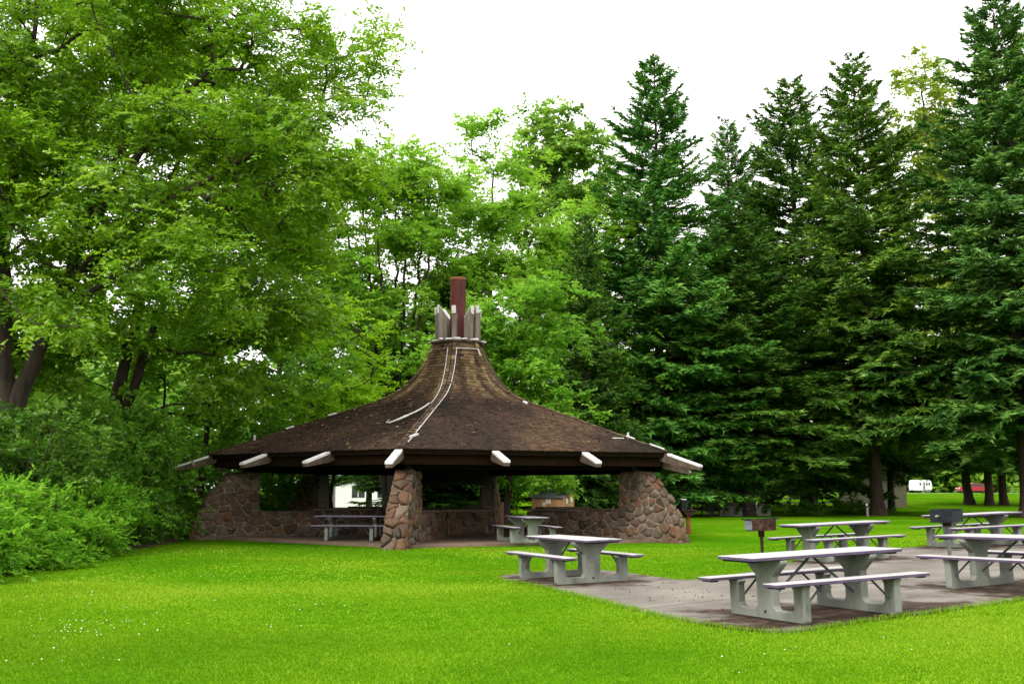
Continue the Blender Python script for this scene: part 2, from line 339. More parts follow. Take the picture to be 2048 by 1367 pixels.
def inpoly(px, py, P):
    c = np.zeros(np.shape(px), bool); n = len(P)
    for i in range(n):
        x0, y0 = P[i]; x1, y1 = P[i - 1]
        if y0 == y1: continue
        k = ((y0 > py) != (y1 > py)) & (px < (x1 - x0) * (py - y0) / (y1 - y0) + x0); c ^= k
    return c
def clip(P, nx, ny, d):
    """keep nx*x+ny*y <= d"""
    Q = []
    for i in range(len(P)):
        a, b = P[i], P[(i + 1) % len(P)]; fa = nx * a[0] + ny * a[1] - d; fb = nx * b[0] + ny * b[1] - d
        if fa <= 0: Q.append(a)
        if (fa < 0) != (fb < 0) and fa != fb:
            t = fa / (fa - fb); Q.append((a[0] + t * (b[0] - a[0]), a[1] + t * (b[1] - a[1])))
    return Q
TABLES = [  # x, y, turn, length, label
    (1.107, 19.164, -1.162, 2.55, 'concrete picnic table alone on the left tip of the paving, nearest the pavilion'),
    (3.80, 13.20, .427, 2.38, 'front picnic table in the middle of the paving, nearest the camera with rusty soil beneath'),
    (6.88, 22.10, .390, 2.38, 'pale picnic table standing behind the front table, beside the open rusty grill'),
    (7.45, 15.25, -1.08, 2.45, 'picnic table at the right edge, in front of the black box grill'),
    (11.05, 24.9, .36, 2.45, 'rear right picnic table behind the black box grill, next to the lawn')]
soil_shade = [(x, y, 1.7, 1.3, t) for x, y, t, l, _ in TABLES] + [(3.3, 12.6, 1.5, .7, .45), (5.3, 13.5, .9, .5, .5), (8.3, 15.2, 1.4, .8, 0)]  # real soil under the tables, widened to strengthen their contact shade
M['pad'] = pad_material(soil_shade)
pad = empty('paved_pad'); tag(pad, kind='structure')
def slab(P, name='paving_slab'):
    if len(P) < 3: return
    P = [p for i, p in enumerate(P) if (p[0] - P[i - 1][0]) ** 2 + (p[1] - P[i - 1][1]) ** 2 > 1e-6]
    bm = bmesh.new(); vs = [bm.verts.new((x, y, 0)) for x, y in P]; bm.faces.new(vs)
    lo = min(p[0] for p in P); hi = max(p[0] for p in P); lo2 = min(p[1] for p in P); hi2 = max(p[1] for p in P)
    for k in np.arange(math.ceil(lo), hi, 1.0): bmesh.ops.bisect_plane(bm, geom=bm.verts[:] + bm.edges[:] + bm.faces[:], plane_co=(k, 0, 0), plane_no=(1, 0, 0))
    for k in np.arange(math.ceil(lo2), hi2, 1.0): bmesh.ops.bisect_plane(bm, geom=bm.verts[:] + bm.edges[:] + bm.faces[:], plane_co=(0, k, 0), plane_no=(0, 1, 0))
    bmesh.ops.triangulate(bm, faces=bm.faces[:])
    if sum(f.normal.z for f in bm.faces) < 0: bmesh.ops.reverse_faces(bm, faces=bm.faces[:])
    top = bm.faces[:]
    e = bmesh.ops.extrude_face_region(bm, geom=top); up = [v for v in e['geom'] if isinstance(v, bmesh.types.BMVert)]
    ups = set(up)
    for v in bm.verts: v.co.z = float(zg(v.co.x, v.co.y)) + (.022 if v in ups else -.06)
    bmesh.ops.recalc_face_normals(bm, faces=bm.faces)
    me = bpy.data.meshes.new(name); bm.to_mesh(me); bm.free()
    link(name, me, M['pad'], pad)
# joints run across the pad; each slab is cut back 8 mm from the joint
J1 = ((1.74, 14.32), (4.75, 16.17)); J2 = ((6.5, 20.1), (7.29, 18.46))
def hp(J):
    (x0, y0), (x1, y1) = J; nx, ny = (y1 - y0), -(x1 - x0); l = math.hypot(nx, ny); nx /= l; ny /= l; return nx, ny, nx * x0 + ny * y0
n1 = hp(J1); g_ = .016
near = clip(PAD, n1[0], n1[1], n1[2] - g_); far = clip(PAD, -n1[0], -n1[1], -n1[2] - g_)
n2 = hp(J2)
slab(near); slab(clip(far, n2[0], n2[1], n2[2] - g_)); slab(clip(far, -n2[0], -n2[1], -n2[2] - g_))

for (x0, y0), (x1, y1), w_ in (((1.60, 14.23), (7.2, 17.68), .05), ((5.9, 21.35), (8.6, 15.75), .05)):
    dx, dy = x1 - x0, y1 - y0; l_ = math.hypot(dx, dy); nx, ny = -dy / l_ * w_, dx / l_ * w_; V = []
    for t_ in np.linspace(0, 1, 12):
        x, y = x0 + dx * t_, y0 + dy * t_
        for q_ in (-1, 1): V.append((x + q_ * nx, y + q_ * ny, float(zg(x, y)) + .010))
    link('joint_soil', mesh_np('joint_soil', V, [(2 * i, 2 * i + 2, 2 * i + 3, 2 * i + 1) for i in range(11)]), M['soil'], pad)
# soil under the shrubs on the left
bed = [(-9.2, 17.2), (-9.5, 19.4), (-9.95, 23), (-10.1, 26), (-10.35, 29), (-10.5, 31.8), (-10.4, 34), (-11.2, 36), (-12.5, 42), (-60, 60), (-60, 5), (-10.5, 5), (-9.1, 14)]
bedP = [(x - .45 + .25 * math.sin(3.1 * y), y) for x, y in chaikin(bed, 3)]
bm = bmesh.new(); bm.faces.new([bm.verts.new((x, y, float(zg(x, y)) + .006)) for x, y in bedP]); bmesh.ops.triangulate(bm, faces=bm.faces[:])
if sum(f.normal.z for f in bm.faces) < 0: bmesh.ops.reverse_faces(bm, faces=bm.faces[:])
me = bpy.data.meshes.new('soil_bed'); bm.to_mesh(me); bm.free(); tag(link('soil_bed', me, M['soil']), kind='structure')
# far road by the parked vehicles
ry = np.linspace(0, 1, 40); V = []
for t in ry:
    x = 35 + 90 * t; y = 132 + 14 * math.sin(t * 1.5)
    for o in (0, 6): V.append((x, y + o, float(zg(x, y + o)) + .03))
me = mesh_np('far_road', V, [(2 * i, 2 * i + 2, 2 * i + 3, 2 * i + 1) for i in range(39)]); tag(link('road', me, M['asphalt']), kind='structure')

# ------------------------------------------------------------------ pavilion
RNG = random.Random(11)
PAVO = empty('hexagonal_pavilion', (PAV[0], PAV[1], 0), -.134,
             'open hexagonal picnic pavilion with fieldstone piers, sweeping brown shingle roof and red chimney pipe', 'pavilion')
def vdir(k): a = k * math.pi / 3; return Vector((math.sin(a), -math.cos(a), 0))
def vtan(k): a = k * math.pi / 3; return Vector((math.cos(a), math.sin(a), 0))
def hexpts(R, z): return [tuple(vdir(k) * R + Vector((0, 0, z))) for k in range(6)]
PROF = [(8.97, 2.85), (7.45, 3.36), (5.35, 4.08), (3.95, 4.55), (3.0, 4.88), (2.3, 5.24), (1.8, 5.66), (1.45, 6.14), (1.17, 6.62), (1.0, 7.04)]
_pr = np.array(PROF); _cs = np.concatenate([[0], np.cumsum(np.hypot(*np.diff(_pr, axis=0).T))]); SL = _cs[-1]
def prof(s):
    """smooth hip profile: distance along the slope from the eave -> (radius, height)"""
    s = np.asarray(s, float); h = .35; acc = 0
    for o, wt in ((-h, .25), (0, .5), (h, .25)):
        q = np.clip(s + o, 0, SL); e = np.where(s + o < 0, s + o, np.where(s + o > SL, s + o - SL, 0))
        d0 = (_pr[1] - _pr[0]) / (_cs[1]); d1 = (_pr[-1] - _pr[-2]) / (_cs[-1] - _cs[-2])
        r = np.interp(q, _cs, _pr[:, 0]) + np.where(e < 0, e * d0[0], e * d1[0]); z = np.interp(q, _cs, _pr[:, 1]) + np.where(e < 0, e * d0[1], e * d1[1])
        acc = acc + wt * np.stack([r, z], -1)
    return acc
def surf(k, s, u, lift=0.):
    """point on roof face k (between hips k and k+1), u across"""
    rz = prof(s); a = np.array(vdir(k)); b = np.array(vdir(k + 1)); dr = a * (1 - u) + b * u
    e = .05; t = prof(s + e) - prof(s - e); ap = math.cos(math.pi / 6)
    n2 = np.array([t[1], -t[0] * ap]); n2 = n2 / np.linalg.norm(n2); m = (a + b) / np.linalg.norm(a + b)
    return dr * rz[0] + np.array([0, 0, rz[1]]) + lift * (m * n2[0] + np.array([0, 0, 1]) * n2[1])
# deck under the shingles
mb = MB(); ss = np.linspace(0, SL, 40)
top = [hexpts(prof(s)[0] - .01, prof(s)[1] - .02) for s in ss]; bot = [hexpts(prof(s)[0] - .06, prof(s)[1] - .16) for s in ss]
vs = [p for r in top for p in r] + [p for r in bot for p in r]; n = len(ss); fs = []
for i in range(n - 1):
    for k in range(6):
        k2 = (k + 1) % 6; fs.append((i * 6 + k, i * 6 + k2, (i + 1) * 6 + k2, (i + 1) * 6 + k)); o = n * 6
        fs.append((o + i * 6 + k2, o + i * 6 + k, o + (i + 1) * 6 + k, o + (i + 1) * 6 + k2))
for k in range(6): fs.append((k, (k + 1) % 6, n * 6 + (k + 1) % 6, n * 6 + k))
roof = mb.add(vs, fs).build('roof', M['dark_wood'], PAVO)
# shingle courses, one joined part per roof face
def surfv(k, s, u, lift):
    rz = prof(s); t = prof(s + .05) - prof(s - .05); n2 = np.stack([t[:, 1], -t[:, 0] * math.cos(math.pi / 6)], -1); n2 /= np.linalg.norm(n2, axis=1)[:, None]
    a = np.array(vdir(k)); b = np.array(vdir(k + 1)); m = (a + b) / np.linalg.norm(a + b); up = np.array([0, 0, 1.])
    return (a * (1 - u)[:, None] + b * u[:, None]) * rz[:, :1] + up * rz[:, 1:] + lift[:, None] * (m * n2[:, :1] + up * n2[:, 1:])
EXP = .135; nC = int(SL / EXP)
RC = prof(np.arange(nC + 1) * EXP - .03)[:, 0]
for k in range(6):
    rn = random.Random(100 + k); S0 = []; U0 = []; U1 = []; WD = []
    for c in range(nC + 1):
        wd = float(RC[c]); x = 0.
        while x < wd:
            x1 = min(wd, x + rn.uniform(.10, .21))
            if wd - x1 < .06: x1 = wd
            S0.append(c * EXP - .03); U0.append((x + .004) / wd); U1.append((x1 - .004) / wd); WD.append(wd); x = x1
    S0, U0, U1, WD = map(np.array, (S0, U0, U1, WD)); N = len(S0); g = np.random.default_rng(400 + k)
    gone = g.random(N) < .008; j = g.uniform(-.016, .016, N)
    l = .034 + g.uniform(-.006, .016, N) + .03 * (g.random(N) < .025); l[gone] = .012
    S1 = np.minimum(S0 + EXP * 1.5, SL); z8 = np.full(N, .008); z5 = np.full(N, -.005)
    V = np.stack([surfv(k, S0 + j, U0, l), surfv(k, S0 + j, U1, l), surfv(k, S1, U1, z8), surfv(k, S1, U0, z8), surfv(k, S0 + j, U0, z5), surfv(k, S0 + j, U1, z5)], 1).reshape(-1, 3)
    i6 = np.arange(N)[:, None] * 6; Fq = np.stack([i6 + [[0, 1, 2, 3]], i6 + [[4, 5, 1, 0]]], 1).reshape(-1, 4)
    gg = S0 / SL; xx = ((U0 + U1) / 2 - .5) * WD
    nz = fbm(xx * .55 + 9 * (k + 1), S0 * .30 + 3); streak = vnoise(xx * 2.2 / np.maximum(.35, WD / 5) + 31 * (k + 1), S0 * .15)
    t = .24 + .85 * sstep(.48, .82, gg) * (.35 + .9 * streak) + .85 * (nz - .5) + g.uniform(-.14, .14, N) + (.20 * (1 - gg) if k == 5 else 0)
    t[gone] = 0
    me = mesh_np('shingles', V, Fq, np.repeat(np.clip(t, 0, 1), 2)); tag(link('shingles', me, M['shingle'], roof), kind='stuff')
# hip caps: pairs of narrow boards lapped up each hip
for k in range(6):
    mb = MB(); rn = random.Random(300 + k); s = 0.02
    while s < SL - .1:
        ln = .3; lf = .05 + rn.uniform(0, .015)
        for sg in (0, 1):
            kk = k if sg else k - 1
            def pt(s_, off, l_):
                R = float(prof(s_)[0]); u = min(.45, off / R); return surf(kk, s_, u if sg else 1 - u, l_)
            wv = .13
            A = [pt(s, 0, lf), pt(s, wv, lf), pt(s + ln, wv, .03), pt(s + ln, 0, .03)]; B = [pt(s, 0, lf - .03), pt(s, wv, lf - .03)]
            mb.add(A + B, [(0, 1, 2, 3), (4, 5, 1, 0)], min(1, max(0, .42 + rn.uniform(-.25, .3) + .25 * s / SL)))
        s += .2
    tag(mb.build('hip_caps', M['shingle'], roof), kind='stuff')
# white flashing strips along the front hip and beneath the collar
def strip(name, pts, wdt=.022, m='flash'):
    MB().tube([tuple(p) for p in pts], wdt, 5).build(name, M[m], roof)
def hipline(kk, off, s0, s1, lift=.06, n=26, wob=.012, sd=1):
    rn = random.Random(sd); P = []
    for s in np.linspace(s0, s1, n):
        R = float(prof(s)[0]); u = off / R; P.append(surf(kk, s, u if kk == 0 or off < 0 else 1 - u, lift + rn.uniform(-wob, wob)))
    return P
for a_, b_, w_ in ((SL - .2, 7.4, .016), (7.3, 5.9, .019), (5.8, 4.3, .015), (4.25, 2.4, .017), (2.3, 1.5, .020), (1.4, .45, .014)):
    strip('hip_flashing', hipline(0, .16, a_, b_, n=9, sd=int(a_ * 9)), w_)
for a_, b_, w_ in ((SL - .2, 7.7, .014), (7.65, 6.5, .017), (6.45, 5.2, .016)):
    strip('hip_flashing', hipline(-1, .17, a_, b_, n=9, sd=int(a_ * 7)), w_)
pl = [surf(-1, s, u, l) for s, u, l in ((5.2, .944, .06), (4.6, .935, .08), (4.0, .915, .10), (3.45, .885, .12), (3.0, .845, .11), (2.75, .80, .08), (2.85, .77, .07))]
strip('peeling_flashing', pl[:4], .026); strip('peeling_flashing', pl[3:], .034)
strip('hip_flashing', [surf(0, 1.25, .035, .08), surf(0, 1.1, .03, .09), surf(0, .95, .012, .07)], .04)
strip('collar_flashing', [surf(0, SL - .22, u, .06) for u in (.12, .5, .92)], .016)
strip('collar_flashing', [surf(-1, SL - .22, u, .06) for u in (.12, .5, .9)], .018, 'moss')
strip('collar_flashing', [surf(0, s, .92, .06) for s in (SL - .22, SL - .5)], .02)
strip('hip_flashing', hipline(1, .14, SL - .3, 6.4, sd=5), .018, 'moss')
strip('hip_flashing', [surf(0, s, 1 - .02, .1) for s in (1.5, 1.15)], .03); strip('hip_flashing', [surf(0, s, 1 - .012, .09) for s in (.62, .05)], .03)
strip('hip_flashing', [surf(0, 1.38, u, .05) for u in (.90, .955)], .018)
strip('hip_flashing', [surf(0, 5.55, .905, .05), surf(0, 5.75, .90, .06)], .05)
strip('hip_flashing', [surf(-1, 4.55, .03, .08), surf(-1, 4.2, .035, .1)], .03); strip('hip_flashing', [surf(-1, 3.0, .01, .07), surf(-1, 2.7, .012, .08)], .03)
for kk, u, s in ((-1, .02, 1.5), (0, .985, 1.45)):
    p = Vector(surf(kk, s, u, .02)); MB().box(p.x - .03, p.x + .03, p.y - .03, p.y + .03, p.z, p.z + .2).build('vent_stub', M['flash'], roof, .005)
# timber collar, white-capped posts and chimney pipe
mb = MB()
for z0, z1, r in ((6.93, 7.13, 1.0), (7.13, 7.2, 1.09)):
    mb.add(hexpts(r, z0) + hexpts(r, z1), [(0, 5, 4, 3, 2, 1), (6, 7, 8, 9, 10, 11)] + [(k, (k + 1) % 6, 6 + (k + 1) % 6, 6 + k) for k in range(6)])
mb.build('collar', M['grey_wood'], PAVO)
rn = random.Random(4)
for i in range(30):
    a = i / 30 * 2 * math.pi + rn.uniform(-.06, .06); r = (rn.uniform(.86, .95) if i % 3 else rn.uniform(.45, .7)) / max(math.cos((a + math.pi / 6) % (math.pi / 3) - math.pi / 6), .88) * .98; p = Vector((math.sin(a) * r, -math.cos(a) * r, 7.2))
    wv = rn.uniform(.07, .16); h = rn.uniform(.03, .09)
    MB().extrude(chaikin([(p.x - wv, p.y - wv * .6), (p.x + wv, p.y - wv * .7), (p.x + wv * .8, p.y + wv * .6), (p.x - wv * .9, p.y + wv * .7)]), 7.19, 7.2 + h, 'z').build('mortar_daub', M['white_cap'], PAVO, .012)
for k in range(6):
    for off in (-.16, .16) if k in (2, 4, 1, 5) else (0,):
        d = vdir(k); t = vtan(k); hz = 8.5 + rn.uniform(-.08, .06); lo = hz - .42; wv = .075
        q = [d * r + t * (off + sg * wv) for r in (.84, .50) for sg in (-1, 1)]
        base = [v + Vector((0, 0, 7.2)) for v in q]; tp = [q[0] + Vector((0, 0, hz)), q[1] + Vector((0, 0, hz)), q[2] + Vector((0, 0, lo)), q[3] + Vector((0, 0, lo))]
        po = MB().add(base + tp, [(0, 1, 3, 2), (4, 6, 7, 5), (0, 4, 5, 1), (1, 5, 7, 3), (3, 7, 6, 2), (2, 6, 4, 0)]).build('roof_post', M['post_wood'], PAVO, .008)
        c0 = [v + Vector((0, 0, .004)) for v in tp]; c1 = [v + Vector((0, 0, .05)) for v in tp]; fr = [Vector((v.x, v.y, v.z - .2)) + d * .012 for v in tp[:2]]; f2 = [v + d * .03 for v in fr]
        MB().add(c0 + c1, [(0, 1, 3, 2), (4, 6, 7, 5), (0, 4, 5, 1), (1, 5, 7, 3), (3, 7, 6, 2), (2, 6, 4, 0)]).build('post_cap', M['white_cap'], po, .008)
        fa = [Vector((v.x, v.y, v.z + .045)) + d * .004 for v in tp[:2]]; fb = [v + d * .02 for v in fa]; ga = [Vector((v.x, v.y, v.z - .24 - rn.uniform(0, .05))) + d * .004 for v in tp[:2]]; gb = [v + d * .02 for v in ga]
        MB().add(fa + fb + ga + gb, [(0, 1, 3, 2), (4, 6, 7, 5), (2, 3, 7, 6), (0, 4, 5, 1), (0, 2, 6, 4), (1, 5, 7, 3)]).build('cap_apron', M['white_cap'], po)
pipe = MB().lathe([(.30, 4.2), (.30, 9.60), (.305, 9.62), (.305, 9.70), (.27, 9.70), (.27, 8.6)], 24).build('chimney_pipe', M['stove_pipe'], PAVO, smooth=True)
MB().lathe([(.308, 9.60), (.318, 9.62), (.318, 9.69), (.308, 9.71), (.28, 9.71)], 24).build('pipe_rim', M['pipe_rim'], pipe)
MB().lathe([(.33, 7.18), (.33, 7.34), (.31, 7.36)], 20).build('pipe_collar', M['pipe_rim'], pipe)
# fire hood and hearth in the middle
mb = MB()
rings = [(1.42, 1.84), (1.42, 1.95), (1.15, 2.6), (.75, 3.6), (.42, 4.5), (.32, 5.0)]
vs = [p for r, z in rings for p in hexpts(r, z)] + hexpts(1.36, 1.86) + hexpts(.3, 4.4); fs = []
for i in range(len(rings) - 1):
    for k in range(6): fs.append((i * 6 + k, i * 6 + (k + 1) % 6, i * 6 + 6 + (k + 1) % 6, i * 6 + 6 + k))
o = len(rings) * 6
for k in range(6): fs.append((o + (k + 1) % 6, o + k, o + 6 + k, o + 6 + (k + 1) % 6)); fs.append((k, (k + 1) % 6, o + (k + 1) % 6, o + k))
mb.add(vs, fs).build('fire_hood', M['black_steel'], PAVO)
# rafters: corner beams on the hips, two more square to each eave
SLP = .34; ZT = 2.80
def rafter(org, d, t, r_in, r_tip, r_eave, z_eave):
    wv = .10
    def q(r, s, z): return tuple(org + d * r + t * s * wv + Vector((0, 0, z)))
    zt = lambda r: z_eave - SLP * (r - r_eave) * (1 if r > r_eave - 3.2 else 1)
    dp = lambda r: .31 if r <= r_eave else .31 - .16 * (r - r_eave) / (r_tip - r_eave)
    st = [r_in, r_eave, r_tip]; vs = []
    for r in st: vs += [q(r, -1, zt(r)), q(r, 1, zt(r)), q(r, 1, zt(r) - dp(r)), q(r, -1, zt(r) - dp(r))]
    fs = [(0, 1, 2, 3), (11, 10, 9, 8)] + [(i * 4 + k, i * 4 + (k + 1) % 4, i * 4 + 4 + (k + 1) % 4, i * 4 + 4 + k) for i in (0, 1) for k in range(4)]
    o = MB().add(vs, fs).build('rafter', M['grey_wood'], PAVO, .01)
    w2 = 1.12; vs = []
    def q2(r, s, z): return tuple(org + d * r + t * s * wv * w2 + Vector((0, 0, z)))
    for r in (r_eave + .02, r_tip + .015):
        lip = .045 if r > r_eave + .5 else .05
        vs += [q2(r, -1, zt(r) + .025), q2(r, 1, zt(r) + .025), q2(r, 1, zt(r) - lip), q2(r, -1, zt(r) - lip)]
    MB().add(vs, [(0, 1, 2, 3), (7, 6, 5, 4), (0, 4, 5, 1), (1, 5, 6, 2), (2, 6, 7, 3), (3, 7, 4, 0)]).build('rafter_cap', M['white_cap'], o, .004)
for k in range(6):
    rafter(Vector((0, 0, 0)), vdir(k), vtan(k), 4.6, 10.12, 8.97, ZT)
    m = (vdir(k) + vdir(k + 1)).normalized(); ap = 8.97 * math.cos(math.pi / 6); e = (vdir(k + 1) - vdir(k)) * 8.97
    tt = Vector((-m.y, m.x, 0))
    for f in (1 / 3, 2 / 3):
        rafter(e * (f - .5), m, tt, 4.2, ap + .92, ap, ZT)
    # fascia board and ring beam of this side
    a, b = vdir(k), vdir(k + 1)
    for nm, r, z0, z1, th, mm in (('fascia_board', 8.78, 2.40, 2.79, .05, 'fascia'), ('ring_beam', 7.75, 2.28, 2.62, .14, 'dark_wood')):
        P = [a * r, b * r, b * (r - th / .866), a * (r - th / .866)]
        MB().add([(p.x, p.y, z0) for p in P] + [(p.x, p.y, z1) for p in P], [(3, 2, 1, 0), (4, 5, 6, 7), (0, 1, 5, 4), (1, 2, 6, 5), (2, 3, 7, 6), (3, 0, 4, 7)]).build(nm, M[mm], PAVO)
# floor
MB().add(hexpts(8.72, -.1) + hexpts(8.7, .085), [(5, 4, 3, 2, 1, 0), (6, 7, 8, 9, 10, 11)] + [(k, (k + 1) % 6, 6 + (k + 1) % 6, 6 + k) for k in range(6)]).build('floor_slab', M['slab'], PAVO, .01)

# --- stonework
def voronoi(poly, size, rn, ar=1.25):
    xs_ = [p[0] for p in poly]; ys_ = [p[1] for p in poly]; A = 0
    for i in range(len(poly)): A += poly[i - 1][0] * poly[i][1] - poly[i][0] * poly[i - 1][1]
    n = max(3, int(abs(A) / 2 / size ** 2)); pts = []; tries = 0
    while len(pts) < n and tries < 6000:
        tries += 1; p = (rn.uniform(min(xs_), max(xs_)), rn.uniform(min(ys_), max(ys_)))
        if not bool(inpoly(np.array(p[0]), np.array(p[1]), poly)): continue
        lim = size * (.5 + .55 * rn.random()) * (1 if tries < 3000 else .6)
        if all(((p[0] - q[0]) / ar) ** 2 + (p[1] - q[1]) ** 2 > lim * lim for q in pts): pts.append(p)
    cells = []
    for i, p in enumerate(pts):
        c = list(poly)
        for j, q in enumerate(pts):
            if i == j: continue
            nx, ny = (q[0] - p[0]) / ar ** 2, q[1] - p[1]; d = nx * (p[0] + q[0]) / 2 + ny * (p[1] + q[1]) / 2
            l = math.hypot(nx, ny); c = clip(c, nx / l, ny / l, d / l - rn.uniform(.006, .016))
            if len(c) < 3: break
        if len(c) >= 3:
            a = sum(c[i - 1][0] * c[i][1] - c[i][0] * c[i - 1][1] for i in range(len(c))) / 2
            if abs(a) > .006: cells.append(c if a > 0 else c[::-1])
    return cells
def stone_geo(cell, place, rn, proud=.048):
    """cell polygon -> pillow of stone; place((p,q), depth) gives 3-D"""
    c = [cell[0]]
    for p in cell[1:]:
        if math.hypot(p[0] - c[-1][0], p[1] - c[-1][1]) > .025: c.append(p)
    if len(c) > 3 and math.hypot(c[0][0] - c[-1][0], c[0][1] - c[-1][1]) < .025: c.pop()
    Q = []
    for i in range(len(c)):
        a, b = c[i], c[(i + 1) % len(c)]; k = .13
        Q += [(a[0] + k * (b[0] - a[0]), a[1] + k * (b[1] - a[1])), (b[0] - k * (b[0] - a[0]), b[1] - k * (b[1] - a[1]))]
    n = len(Q); cx = sum(p[0] for p in Q) / n; cz = sum(p[1] for p in Q) / n
    h = proud * rn.uniform(.55, 1.7); V = []; tx, tz = rn.uniform(-.15, .15), rn.uniform(-.15, .15)
    for sc_, dp in ((1.0, -.02), (.985, .45 * h), (.90, .88 * h), (.5, h)):
        for p in Q:
            x, z = cx + (p[0] - cx) * sc_, cz + (p[1] - cz) * sc_
            j = rn.uniform(-.014, .014) if dp > 0 else 0
            V.append(place((x + j, z + j), dp + (tx * (x - cx) + tz * (z - cz)) * (dp > .5 * h) + j))
    V.append(place((cx, cz), h * rn.uniform(1.0, 1.12)))
    F = [(r * n + i, r * n + (i + 1) % n, r * n + n + (i + 1) % n, r * n + n + i) for r in range(3) for i in range(n)]
    F += [(3 * n + i, 3 * n + (i + 1) % n, 4 * n) for i in range(n)]
    return V, F
OUTER = [(9.45, -.1), (9.27, .6), (8.88, 1.4), (8.2, 2.2)]
PIER = OUTER + [(7.27, 2.2), (7.27, -.1)]
WALL = [(7.27, -.1), (7.27, .93), (3.5, .93), (3.5, -.1)]
def halfw(z): return .33 - .085 * z / 2.2
NST = [0]
def make_pier(k):
    d, t = vdir(k), vtan(k); up = Vector((0, 0, 1)); rn = random.Random(700 + k)
    W3 = lambda r, s, z: tuple(d * r + t * s + up * z)
    mb = MB(); n = len(PIER)
    vs = [W3(r, halfw(z) + .014, z) for r, z in PIER] + [W3(r, -halfw(z) - .014, z) for r, z in PIER]
    mb.add(vs, [tuple(range(n)), tuple(range(n, 2 * n))[::-1]] + [(i, (i + 1) % n, n + (i + 1) % n, n + i) for i in range(n)])
    wv = .26; wc_ = .272
    vs = [W3(r, wc_, z) for r, z in ((7.3, -.1), (7.3, .93), (3.5, .93), (3.5, -.1))] + [W3(r, -wc_, z) for r, z in ((7.3, -.1), (7.3, .93), (3.5, .93), (3.5, -.1))]
    mb.add(vs, [(0, 1, 2, 3), (7, 6, 5, 4), (1, 0, 4, 5), (2, 1, 5, 6), (3, 2, 6, 7), (0, 3, 7, 4)])
    pier = mb.build('stone_pier', M['mortar'], PAVO)
    vis = {-1: '+o', 0: '+o', 1: '-o'}.get(k, '')
    rest = MB()
    def emit(cells, place, single, proud=.048):
        for c in cells:
            V, F = stone_geo(c, place, rn, proud); tv = rn.random()
            if single and NST[0] < 300:
                NST[0] += 1
                b = MB(); b.add(V, F, tv); b.build('stone', M['stone'], pier, smooth=True)
            else: rest.add(V, F, tv)
    for sg, key in ((1, '+'), (-1, '-')):
        size = .275
        emit(voronoi(PIER, size, rn), lambda p, e, sg=sg: Vector(W3(p[0], sg * (halfw(p[1]) + e), p[1])), key in vis)
        emit(voronoi(WALL, .30, rn), lambda p, e, sg=sg: Vector(W3(p[0], sg * (wv + e * .8), p[1])), key in vis)
    # battered outer face: unroll along its slope
    L = [0]
    for i in range(3): L.append(L[-1] + math.dist(OUTER[i], OUTER[i + 1]))
    def face(p, e):
        s = min(max(p[1], 0), L[-1]); i = max(j for j in range(3) if s >= L[j] - 1e-9); f = (s - L[i]) / (L[i + 1] - L[i])
        r = OUTER[i][0] + f * (OUTER[i + 1][0] - OUTER[i][0]); z = OUTER[i][1] + f * (OUTER[i + 1][1] - OUTER[i][1])
        return Vector(W3(r + e * .85, p[0], z + e * .45))
    emit(voronoi([(-.36, 0), (.36, 0), (.29, L[-1] * .5), (.27, L[-1]), (-.27, L[-1]), (-.29, L[-1] * .5)], .285, rn, 1.1), face, 'o' in vis, .09)
    emit(voronoi([(-.25, 7.3), (.25, 7.3), (.25, 8.16), (-.25, 8.16)], .32, rn, 1), lambda p, e: Vector(W3(p[1], p[0], 2.2 + e)), False)
    emit(voronoi([(-.30, -.05), (.30, -.05), (.27, .90), (-.27, .90)], .3, rn, 1), lambda p, e: Vector(W3(3.5 - e, p[0], p[1])), False)
    tag(rest.build('stones', M['stone'], pier, smooth=True), kind='stuff')
    MB().box(-.1, .1, -.1, .1, 0, .22).build('post_shoe', M['black_steel'], pier).matrix_basis = Matrix.Translation(d * 7.7 + up * 2.22)
    # concrete counter slab on the inner end of the low wall
    P = [W3(r, s, z) for z in (.945, 1.005) for r, s in ((3.4, -.42), (5.4, -.42), (5.4, .42), (3.4, .42))]
    MB().add(P, [(3, 2, 1, 0), (4, 5, 6, 7), (0, 1, 5, 4), (1, 2, 6, 5), (2, 3, 7, 6), (3, 0, 4, 7)]).build('counter_slab', M['slab'], pier, .01)
for k in (1, 0, -1, 2, 3, 4): make_pier(k)
# raised hearth of the same stone
rn = random.Random(77); he = MB().add(hexpts(1.5, -.05) + hexpts(1.45, .88), [(6, 7, 8, 9, 10, 11)] + [(k, (k + 1) % 6, 6 + (k + 1) % 6, 6 + k) for k in range(6)]).build('hearth', M['mortar'], PAVO)
rest = MB()
for k in range(6):
    a, b = vdir(k) * 1.48, vdir(k + 1) * 1.48; m = (a + b).normalized(); e = (b - a).normalized(); mid = (a + b) / 2
    for c in voronoi([(-.72, .05), (.72, .05), (.72, .88), (-.72, .88)], .33, rn):
        V, F = stone_geo(c, lambda p, q: mid + e * p[0] + m * q + Vector((0, 0, p[1])), rn); rest.add(V, F, rn.random())
tag(rest.build('stones', M['stone'], he, smooth=True), kind='stuff')
MB().add(hexpts(1.58, .885) + hexpts(1.58, .96), [(5, 4, 3, 2, 1, 0), (6, 7, 8, 9, 10, 11)] + [(k, (k + 1) % 6, 6 + (k + 1) % 6, 6 + k) for k in range(6)]).build('hearth_cap', M['slab'], he, .01)
